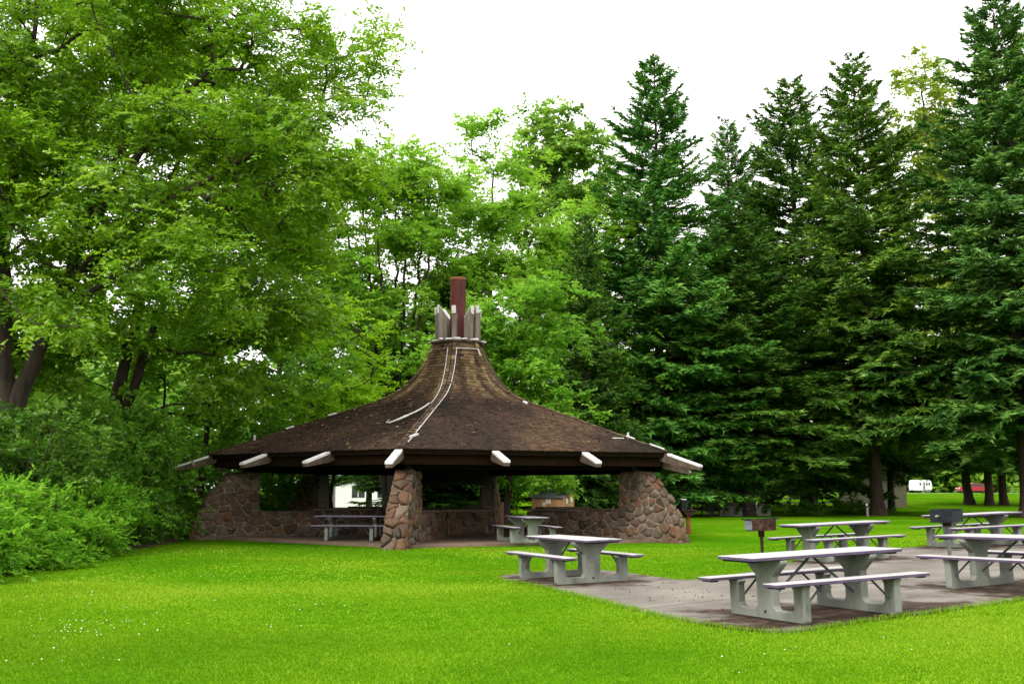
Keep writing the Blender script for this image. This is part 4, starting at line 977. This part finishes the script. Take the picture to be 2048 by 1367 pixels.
tree('ash_tree', 'bright green tree rising directly behind the red chimney pipe', 'tree', (-1.2, 61), 22,
     [([(0, 0, 0), (.1, 0, 6), (-.1, .2, 13), (0, 0, 21)], .28, .05), ([(.1, 0, 5), (1.4, .3, 11), (2.4, .2, 17)], .14, .04), ([(0, 0, 6), (-1.6, .2, 11), (-2.6, 0, 16)], .14, .04)],
     [(0, 0, 20, 2.8, 2.6, 4), (2.0, -.5, 17.5, 2.8, 2.6, 3.6), (-2.8, -.3, 17.5, 3.0, 2.4, 3.6), (0, -1, 11.5, 4.4, 3, 3.2), (1.5, -1.4, 7, 4, 2.6, 3), (-2, -1, 6.5, 3.2, 2.5, 3), (1.3, -1, 13.8, 2.6, 2, 2.2), (-.5, .5, 14, 3.4, 2, 2.6)], 580, 1.0, 9, 11, .26, .075, 'leaf_bright', 4, tint0=.5)
tree('cottonwood_tree', 'tall dull green tree with rounded top showing far behind, left of the spruces', 'tree', (3.8, 86), 23,
     [([(0, 0, 0), (.2, 0, 12), (0, 0, 31)], .45, .06)], [(-1.6, 0, 31, 2.4, 2.4, 3.6), (.6, 0, 31.5, 2.4, 2.4, 3.6), (2.4, 0, 29, 2.6, 2.6, 4), (0, 0, 25, 4.4, 3.2, 4), (.5, 0, 18, 4, 3.4, 5)], 300, 1.3, 9, 9, .42, .14, 'leaf_poplar', 8, tint0=.45, bough=0)
tree('ash_tree', 'light green rounded tree between the chimney and the first tall spruce', 'tree', (5.6, 67), 24,
     [([(0, 0, 0), (-.2, 0, 6), (.2, .2, 13), (0, 0, 20)], .26, .05), ([(0, 0, 6), (1.6, 0, 12), (2.6, 0, 17)], .13, .04)],
     [(-.2, 0, 18.8, 3.2, 2.6, 3.6), (2, -.3, 16.5, 2.6, 2.4, 3.2), (-2.4, -.4, 15, 2.6, 2.4, 3.6), (0, -1, 11, 4.2, 3, 3.4), (-1, -1, 6, 4.2, 3, 3.6)], 440, 1.05, 9, 10, .28, .082, 'leaf_bright', 4, tint0=.62)
tree('maple_tree', 'mid green leafy tree just behind the right roof slope and chimney', 'tree', (-.3, 50.5), 25,
     [([(0, 0, 0), (.2, 0, 4), (.5, .1, 9)], .18, .05), ([(0, 0, 2.5), (-1.2, .1, 6), (-1.6, 0, 9)], .11, .04)],
     [(.8, 0, 9.6, 2.3, 2, 2.6), (-1.8, .2, 9.2, 2.0, 2, 2.4), (1.6, -.4, 6.2, 2.0, 1.8, 2.4), (-.4, -.3, 6.0, 2.6, 1.8, 2.2), (.6, 0, 3.4, 2.6, 1.8, 1.8)], 340, .85, 9, 11, .22, .068, 'leaf_mid', 2, tint0=.6)
tree('birch_tree', 'tall olive-yellow broadleaf tree showing between the spruce tips on the right', 'tree', (42.4, 96), 26,
     [([(0, 0, 0), (-.9, 0, 14), (-2.2, 0, 41)], .4, .07)], [(-2.4, 0, 39, 3.2, 3, 4.6), (-4.2, 0, 33, 3.4, 3, 4.5), (0, 0, 34, 3.4, 3, 5), (-2.4, 0, 26, 5, 4, 6), (6.8, 0, 42, 3, 3, 4.5), (5.4, 0, 34, 3.4, 3, 5), (-1, 0, 18, 5, 4, 5)], 420, 1.35, 8, 9, .42, .14, 'leaf_olive', 9, tint0=.5, bough=0)
tree('alder_tree', 'leafy tree behind the left roof slope, left of the many-stemmed one', 'tree', (-12.3, 52), 27,
     [([(0, 0, 0), (.3, 0, 6), (.8, .2, 14)], .24, .05), ([(0, 0, 3), (1.5, 0, 8), (2.6, 0, 13)], .13, .04)],
     [(1.6, 0, 16.5, 3.0, 2.4, 3.8), (-.6, 0, 15, 3.2, 2.6, 3.8), (2.6, -.4, 11, 2.6, 2.2, 3), (0, -.6, 8.5, 3.6, 2.6, 3), (1.8, -.6, 5, 3.6, 2.4, 2.6), (-2, 0, 5, 3, 2.4, 3)], 420, .95, 9, 11, .24, .07, 'leaf_mid', 3, tint0=.5)
tree('golden_shrub', 'tall yellow-green shrub glowing behind the left roof slope', 'shrub', (-8.0, 45.5), 28,
     [([(0, 0, 0), (.2, 0, 3), (.4, 0, 7)], .10, .03), ([(.1, 0, 0), (-.6, 0, 3), (-1.0, 0, 6)], .08, .03)],
     [(.2, 0, 8.6, 1.5, 1.4, 2), (-.2, 0, 6.2, 2, 1.5, 1.8), (.9, -.3, 5.6, 1.5, 1.3, 1.5), (0, 0, 4.6, 2.0, 1.5, 1.4)], 210, .7, 8, 12, .19, .05, 'leaf_yellow', 1, flat=.35, tint0=.5, droop=.1)

# ------------------------------------------------------------------ big ashes and understorey on the left
tree('leaning_ash_tree', 'big leaning ash on the left whose long boughs arch over towards the roof', 'tree', (-15.2, 29.5), 31,
     [([(0, 0, 0), (.5, .1, 3), (1.5, .1, 6), (2.7, 0, 9.6), (4.1, -.2, 13)], .33, .08), ([(.7, 0, 3.6), (.2, .3, 7), (.2, .2, 12), (.8, 0, 17)], .22, .05), ([(2.0, 0, 7.5), (4.4, -.5, 9.6), (7.0, -.6, 11), (9.6, -.4, 12.6)], .16, .03), ([(2.7, 0, 9.5), (5, -.5, 12.5), (7.4, -.6, 15.5)], .15, .03),
      ([(1.6, 0, 6.2), (3.6, -1.2, 7.4), (6.0, -1.6, 8.4)], .12, .03)],
     [(2, -.5, 15.5, 4.2, 3, 3.6), (-1.6, -.4, 13, 3.6, 3, 3.8), (5.6, -.6, 15, 3.4, 2.6, 3.2), (8.2, -.6, 13, 2.8, 2.2, 2.6), (5.4, -1.0, 10.6, 3.6, 2.4, 2.2), (9.6, -.4, 11.2, 2.0, 1.8, 2.0), (2, -1.4, 10, 3.6, 2.2, 2.6), (-1.5, -1.6, 8.6, 2.8, 2, 2.4), (7.4, -.8, 8.6, 2.6, 2, 1.8), (3.8, -1.8, 7.4, 2.6, 1.8, 1.5), (9.8, -.4, 14.6, 1.7, 1.5, 1.6)],
     1080, .80, 11, 16, .155, .037, 'leaf_ash', 4.5, tint0=.5, tspread=.6)
tree('ash_tree', 'second ash on the left with dark trunk just right of the leaning one', 'tree', (-15.0, 38), 32,
     [([(0, 0, 0), (.3, 0, 5), (1.2, .1, 10), (2.6, 0, 16)], .30, .06), ([(.4, 0, 4), (2.0, 0, 9), (4.2, -.2, 14)], .2, .05)],
     [(2.5, 0, 17, 4, 3, 4), (5.2, -.4, 14, 3.4, 2.6, 3.4), (6, -.5, 10, 2.8, 2.2, 2.8), (2, -1, 11, 3.4, 2.4, 2.4), (-1.5, -.6, 14, 3.4, 2.6, 3.4), (3.6, -.8, 7.2, 3, 2.2, 2.2), (-2.4, -.6, 8, 3, 2, 2.6), (-5, 1, 15.5, 3.6, 2.6, 4.4), (.5, 1, 20.5, 4, 2.8, 2.8)], 680, .95, 9, 12, .24, .06, 'leaf_ash', 4, tint0=.45, tspread=.6)
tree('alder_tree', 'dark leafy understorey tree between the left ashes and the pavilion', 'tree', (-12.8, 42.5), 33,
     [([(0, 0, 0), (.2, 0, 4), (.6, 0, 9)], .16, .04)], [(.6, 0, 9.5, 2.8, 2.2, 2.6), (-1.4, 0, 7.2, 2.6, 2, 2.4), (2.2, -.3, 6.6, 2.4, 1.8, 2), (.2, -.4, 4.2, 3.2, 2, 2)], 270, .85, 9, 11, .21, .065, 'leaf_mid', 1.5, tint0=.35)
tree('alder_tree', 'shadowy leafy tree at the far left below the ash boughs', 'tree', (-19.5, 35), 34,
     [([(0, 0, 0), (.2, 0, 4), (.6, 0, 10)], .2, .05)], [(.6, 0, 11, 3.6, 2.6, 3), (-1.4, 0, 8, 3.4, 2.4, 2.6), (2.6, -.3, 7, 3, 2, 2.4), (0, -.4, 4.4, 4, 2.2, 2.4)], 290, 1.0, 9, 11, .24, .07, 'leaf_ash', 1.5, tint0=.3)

def shrub(label, base, seed, h, r, leaf, ll, lw, n, T=7, K=11, flat=.8, droop=.15, cr=.42, tint0=.45, along=.6, name='shrub', group='shrubs along the left side'):
    g = np.random.default_rng(seed); st = []
    for i in range(7):
        a = g.uniform(0, 6.28); q = g.uniform(.3, .75) * r; st.append(([(.06 * math.cos(a), .06 * math.sin(a), 0), (.4 * q * math.cos(a), .4 * q * math.sin(a), h * .4), (q * math.cos(a), q * math.sin(a), h * .82)], .03, .01))
    lb = [(0, 0, h * .55, r * .85, r * .85, h * .42), (.35 * r, -.25 * r, h * .36, r * .7, r * .7, h * .32), (-.4 * r, .1 * r, h * .38, r * .65, r * .7, h * .33)]
    for i in range(3): a = g.uniform(0, 6.28); lb.append((.45 * r * math.cos(a), .45 * r * math.sin(a), h * g.uniform(.62, .8), r * .42, r * .42, h * .2))
    lb.append((0, 0, h * .16, r * .9, r * .9, h * .14))
    return tree(name, label, 'shrub', base, seed, st, lb, n, cr, T, K, ll, lw, leaf, .2, group, droop, flat, tint0, 'twig', .006, 'twigs', along, bough=.42 * r)
# tall shrub bank behind
for i, (lab, x, y, h, r, leaf, n, t0) in enumerate([
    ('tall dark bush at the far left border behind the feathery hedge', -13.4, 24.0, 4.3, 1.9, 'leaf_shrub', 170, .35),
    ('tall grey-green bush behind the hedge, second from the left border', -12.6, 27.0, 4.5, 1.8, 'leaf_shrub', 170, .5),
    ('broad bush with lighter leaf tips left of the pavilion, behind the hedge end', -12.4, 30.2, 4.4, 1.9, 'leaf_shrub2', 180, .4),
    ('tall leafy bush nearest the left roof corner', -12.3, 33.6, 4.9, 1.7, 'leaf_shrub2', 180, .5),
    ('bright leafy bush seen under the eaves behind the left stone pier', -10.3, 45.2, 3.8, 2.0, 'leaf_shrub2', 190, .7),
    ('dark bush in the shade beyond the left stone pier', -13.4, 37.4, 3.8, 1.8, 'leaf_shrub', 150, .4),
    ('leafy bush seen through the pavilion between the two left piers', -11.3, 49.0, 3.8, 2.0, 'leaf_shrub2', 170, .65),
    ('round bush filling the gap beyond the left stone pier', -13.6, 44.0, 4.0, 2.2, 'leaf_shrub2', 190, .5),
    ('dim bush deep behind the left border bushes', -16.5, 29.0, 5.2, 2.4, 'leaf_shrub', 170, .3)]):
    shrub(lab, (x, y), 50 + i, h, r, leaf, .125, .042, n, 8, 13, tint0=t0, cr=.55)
# feathery hedge in front
for i, (lab, x, y, h, r, n) in enumerate([
    ('feathery hedge bush at the left border, nearest the camera', -10.4, 18.4, 1.75, 1.15, 170), ('feathery hedge bush, second from the left border', -10.4, 20.4, 1.95, 1.05, 170),
    ('feathery hedge bush in the middle of the row, pale green', -10.9, 22.5, 1.95, 1.15, 170), ('feathery hedge bush, third from the pavilion end of the row', -11.0, 24.7, 1.95, 1.1, 150),
    ('feathery hedge bush next to last towards the pavilion', -11.2, 26.9, 1.9, 1.1, 150), ('low feathery bush at the pavilion end of the hedge', -11.4, 29.3, 1.7, 1.1, 130)]):
    shrub(lab, (x, y), 70 + i, h, r, 'leaf_hedge', .11, .024, int(n * .8), 9, 14, .75, .05, .42, .5, .9, 'hedge_bush', 'feathery hedge bushes')
for i, (lab, x, y, h, r) in enumerate([('low dark bush at the foot of the left stone pier', -11.7, 32.0, 1.8, 1.1), ('low spreading bush under the far spruces, right of the dark tables', 19.4, 68.5, .8, 1.2), ('low leafy bush beneath the spruce before the tan building', 23.8, 71.0, .8, 1.5)]):
    shrub(lab, (x, y), 90 + i, h, r, 'leaf_shrub2' if i else 'leaf_shrub', .12, .036, 110, tint0=.4, cr=.4, group='low bushes')

# ------------------------------------------------------------------ far woods (one mass beyond the field)
g = np.random.default_rng(99); C = []; 
for i in range(300):
    x = g.uniform(-110, 130)
    if x > 14: y, h = g.uniform(180, 215), g.uniform(10, 20)
    elif x > -12: y, h = g.uniform(110, 140), g.uniform(8, 17)
    elif x > -24: y, h = g.uniform(112, 135), g.uniform(10, 18)
    else: y, h = g.uniform(72, 105), g.uniform(11, 21)
    m = 15; u = norm(g.normal(size=(m, 3))); q = u * g.uniform(.5, 1, (m, 1)) * np.array([h * .30, h * .26, h * .48]); q[:, 2] += h * .5
    C.append(q + np.array([x, y, float(zg(x, y))]))
for i in range(150):                                                # undergrowth along the foot of the belt
    x = g.uniform(45, 135); y = g.uniform(174, 184); m = 7
    C.append(np.stack([x + g.normal(size=m) * 1.4, y + g.normal(size=m), float(zg(x, y)) + g.uniform(.3, 5, m)], -1))
C = np.concatenate(C); C = C[C[:, 2] > .3]
V, F, tn = sprays(g, C, norm(g.normal(size=C.shape) + [0, 0, .5]), np.full(len(C), 2.2), 3, 5, 1.3, .52, .7, .2)
tag(link('far_woods', mesh_np('far_woods', V, F, tn), M['leaf_poplar']), 'distant belt of trees beyond the field', 'woods', kind='stuff')

# ------------------------------------------------------------------ far buildings and vehicles
g = empty('restroom_building', label='plain tan block building half hidden behind the spruces', cat='building')
MB().box(-4.2, 0, 0, 5, -.5, 2.75).build('wall', M['tan_wall'], g)
MB().add([(-4.7, -.5, 2.75), (.45, -.5, 2.75), (.45, 5.5, 2.75), (-4.7, 5.5, 2.75), (-2.6, 1.8, 3.9), (-1.7, 1.8, 3.9), (-1.7, 3.2, 3.9), (-2.6, 3.2, 3.9)], [(3, 2, 1, 0), (4, 5, 6, 7), (0, 1, 5, 4), (1, 2, 6, 5), (2, 3, 7, 6), (3, 0, 4, 7)]).build('roof', M['dark_wood'], g)
MB().box(-3.2, -2.2, -.04, .02, -.2, 2.05).build('door', M['brown_door'], g); MB().box(-1.6, -.9, -.03, .02, 1.75, 2.2).build('window', M['glass'], g)
rest_on(g, 34.3, 90, 0); g.location.z += 0

g = empty('white_building', label='white building with a brown doorway seen through the pavilion beyond the trees', cat='building')
MB().box(-5, 4, 0, 6, -.5, 2.6).build('wall', M['white_wall'], g)
MB().add([(-5.4, -.4, 2.6), (4.4, -.4, 2.6), (4.4, 6.4, 2.6), (-5.4, 6.4, 2.6), (-5.4, 3, 4.3), (4.4, 3, 4.3)], [(0, 1, 5, 4), (2, 3, 4, 5), (1, 2, 5), (3, 0, 4), (3, 2, 1, 0)]).build('roof', M['metal_roof'], g)
d = MB().box(-3.6, -2.5, -.05, .02, -.3, 2.1).build('door', M['brown_door'], g); MB().box(-3.75, -2.35, -.03, .0, -.3, 2.25).build('door_frame', M['ash_grey'], d)
for x in (-.8, 1.6): wd = MB().box(x, x + 1.2, -.04, .02, .9, 2.0).build('window', M['glass'], g); MB().box(x + .57, x + .63, -.06, -.035, .9, 2.0).build('glazing_bar', M['white_wall'], wd)
rest_on(g, -14.2, 97, 0)

def wheel(p, x, y, r=.32, w_=.2):
    t = MB().tube([(x, y - w_ / 2, r), (x, y + w_ / 2, r)], r, 16).build('wheel', M['tyre'], p); MB().tube([(x, y - w_ / 2 - .01, r), (x, y + w_ / 2 + .01, r)], r * .6, 12).build('hub', M['hub'], t)
def car():
    g = empty('parked_car', label='red sedan parked on the far grass behind the spruce trunks', cat='car')
    b = [(-2.2, .32), (-2.25, .62), (-2.15, .86), (-1.45, .95), (-.75, 1.36), (.45, 1.40), (1.25, .98), (2.1, .84), (2.25, .55), (2.2, .30)]
    body = MB().extrude(b, -.82, .82, 'y').build('body', M['car_red'], g, .05, 2)
    for s in (-1, 1):
        for P in ([(-1.28, .97), (-.72, 1.29), (-.22, 1.31), (-.22, .97)], [(-.14, .97), (-.14, 1.31), (.40, 1.32), (1.02, .97)]):
            MB().extrude(P, s * .815, s * .832, 'y').build('side_window', M['glass'], g)
        MB().box(-2.27, -2.2, s * .6 - .14, s * .6 + .14, .66, .80).build('tail_lamp', M['lamp_red'], g); MB().box(2.17, 2.25, s * .6 - .14, s * .6 + .14, .62, .74).build('headlight', M['paper'], g)
        for x in (-1.35, 1.4): wheel(g, x, s * .74)
    MB().add([(.52, -.7, 1.385), (.52, .7, 1.385), (1.22, .74, 1.01), (1.22, -.74, 1.01)], [(0, 1, 2, 3)]).build('windscreen', M['glass'], g)
    MB().add([(-.80, -.7, 1.36), (-.80, .7, 1.36), (-1.42, .74, .98), (-1.42, -.74, .98)], [(0, 3, 2, 1)]).build('rear_window', M['glass'], g)
    return g
g = car(); rest_on(g, 62.6, 140, R_(176))
def camper(lab, x, y, rz, wins):
    g = empty('camper_trailer', label=lab, cat='trailer')
    b = [(-2.4, .45), (-2.5, 1.2), (-2.3, 2.3), (-1.9, 2.5), (1.7, 2.5), (2.2, 2.2), (2.4, 1.2), (2.1, .45)]
    MB().extrude(b, -1.0, 1.0, 'y').build('body', M['white_wall'], g, .06, 2)
    for xx in wins: MB().box(xx - .25, xx + .25, -1.02, -.99, 1.45, 2.0).build('window', M['glass'], g)
    MB().box(-.6, .0, -1.02, -.995, .5, 2.1).build('door', M['ash_grey'], g)
    for s in (-1, 1): wheel(g, .5, s * .9, .33); wheel(g, 1.2, s * .9, .33)
    MB().bar((-2.4, 0, .5), (-3.3, 0, .5), .05, .05).build('drawbar', M['steel'], g); rest_on(g, x, y, rz); g.scale = (.8, .8, .8)
camper('white camper trailer with dark windows parked far off, right one of two', 65.6, 166, R_(34), (-1.5, .6, 1.4))
camper('white camper trailer parked far off, left one of two beside the tan building', 62.2, 169, R_(48), (-1.3, 1.2))
f = empty('rail_fence', label='weathered rail fence at the field edge seen below the spruce boughs', cat='fence')
for i in range(10):
    x = 11.5 + i * 2.2; z = float(zg(x, 92)); MB().box(x - .07, x + .07, 91.93, 92.07, z - .3, z + 1.3).build('post', M['fence_wood'], f)
    if i < 9:
        z2 = float(zg(x + 2.2, 92))
        for h in (.35, .75, 1.12): MB().bar((x, 91.9, z + h), (x + 2.2, 91.9, z2 + h), .03, .06).build('rail', M['fence_wood'], f)

# ------------------------------------------------------------------ grass, clover, litter
g = np.random.default_rng(7)
def blades(n, y0, y1, hgt, wid):
    y = np.sqrt(g.uniform(y0 ** 2, y1 ** 2, n)); x = g.uniform(-.56, .56, n) * y
    wob = .12 * (fbm(x * 3, y * 3) - .5)
    k = ~inpoly(x + wob, y + wob, PAD) & (np.hypot(x - PAV[0], y - PAV[1]) > 8.3) & ~inpoly(x + wob, y, bedP)
    dx, dy = x - PAV[0], y - PAV[1]; ang = np.arctan2(dx, -dy) + .134; hr = 8.75 * math.cos(math.pi / 6) / np.cos((ang % (math.pi / 3)) - math.pi / 6)
    k &= np.hypot(dx, dy) > hr
    x, y = x[k], y[k]; m = len(x); z = zg(x, y)
    lush = fbm(x * .5, y * .5); H = hgt * g.uniform(.5, 1.25, m) * (.7 + .6 * lush); a = g.uniform(0, 6.28, m); ln = g.uniform(.3, 1.6, m) * H
    p = np.stack([x, y, z - .004], -1); s = np.stack([np.cos(a), np.sin(a), 0 * a], -1) * (wid * g.uniform(.7, 1.3, m))[:, None]
    b = g.uniform(0, 6.28, m); tip = p + np.stack([np.cos(b) * ln, np.sin(b) * ln, H], -1)
    V = np.stack([p - s, p + s, tip], 1).reshape(-1, 3)
    pat = fbm(x * .22 + 5, y * .22); t = np.clip(.46 + 1.5 * (pat - .5) + .7 * (lush - .5) + g.normal(size=m) * .26 + .5 * (g.random(m) < .05) - .45 * (g.random(m) < .10) * (fbm(x * 1.7, y * 1.7) > .55), 0, 1)
    return V, t
parts = [blades(165000, 7.8, 12.5, .027, .0060), blades(120000, 12.5, 19, .029, .009), blades(60000, 19, 30, .030, .015)]
E0 = np.array(PAD); E1 = np.roll(E0, -1, 0); le = np.linalg.norm(E1 - E0, axis=1); i_ = g.choice(len(E0), 16000, p=le / le.sum()); u_ = g.random(16000)[:, None]
ex = E0[i_] * (1 - u_) + E1[i_] * u_ + g.normal(size=(16000, 2)) * .045; m = len(ex)
H = .055 * g.uniform(.5, 1.3, m); a = g.uniform(0, 6.28, m); p = np.stack([ex[:, 0], ex[:, 1], zg(ex[:, 0], ex[:, 1]) - .004], -1); sdv = np.stack([np.cos(a), np.sin(a), 0 * a], -1) * .007
b = g.uniform(0, 6.28, m); parts.append((np.stack([p - sdv, p + sdv, p + np.stack([np.cos(b) * H * .6, np.sin(b) * H * .6, H + .015], -1)], 1).reshape(-1, 3), np.clip(.5 + g.normal(size=m) * .25, 0, 1)))
V = np.concatenate([p[0] for p in parts]); t = np.concatenate([p[1] for p in parts])
tag(link('grass', mesh_np('grass', V, np.arange(len(V)).reshape(-1, 3), t), M['grass_blade']), 'short bright green mown grass of the lawn', 'grass', kind='stuff')
ico = np.array([(0, 0, 1), (.9, 0, .3), (.28, .85, .3), (-.73, .53, .3), (-.73, -.53, .3), (.28, -.85, .3), (0, 0, -.4)]); icf = np.array([(0, 1, 2), (0, 2, 3), (0, 3, 4), (0, 4, 5), (0, 5, 1), (6, 2, 1), (6, 3, 2), (6, 4, 3), (6, 5, 4), (6, 1, 5)])
P = []
for cx_, cy_, r, n in ((-5.2, 12.6, .5, 34), (-4.2, 10.6, .5, 9), (-7.5, 16.5, .9, 14), (-6.0, 20, .7, 9), (-3, 14.5, 1.2, 10), (-8, 28, 1.2, 22), (-5.5, 30, 1.5, 18), (2.6, 10.4, .6, 5), (4.5, 10.6, .8, 5), (-1, 12, 3, 6), (-6, 13.5, 1.2, 14)):
    P.append(np.stack([cx_ + g.normal(size=n) * r, cy_ + g.normal(size=n) * r, np.zeros(n)], -1))
P = np.concatenate(P); k = ~inpoly(P[:, 0], P[:, 1], PAD) & ~inpoly(P[:, 0], P[:, 1], bedP); P = P[k]; P[:, 2] = zg(P[:, 0], P[:, 1]) + .035; n = len(P)
V = P[:, None] + ico[None] * (g.uniform(.006, .0125, n))[:, None, None]; F = np.arange(n)[:, None, None] * 7 + icf[None]
tag(link('clover_flowers', mesh_np('clover_flowers', V, F.reshape(-1, 3)), M['clover']), 'tiny white clover heads dotting the lawn on the left', 'flowers', kind='stuff')
P = []
for cx_, cy_, r, n in ((2.75, 15.6, .55, 26), (2.4, 16.6, .8, 22), (4.6, 18, 1.6, 22), (6, 15.4, 1.2, 16), (3.3, 12.5, .8, 12)):
    P.append(np.stack([cx_ + g.normal(size=n) * r, cy_ + g.normal(size=n) * r, np.zeros(n)], -1))
P = np.concatenate(P); P = P[inpoly(P[:, 0], P[:, 1], PAD)]; P[:, 2] = zg(P[:, 0], P[:, 1]) + .027; n = len(P)
V = P[:, None] + ico[None] * (g.uniform(.006, .017, n))[:, None, None] * g.uniform(.6, 1.4, (n, 7, 1)); F = np.arange(n)[:, None, None] * 7 + icf[None]
tag(link('cone_litter', mesh_np('cone_litter', V, F.reshape(-1, 3)), M['debris']), 'small dark cones and bark bits strewn on the paving', 'litter', kind='stuff')
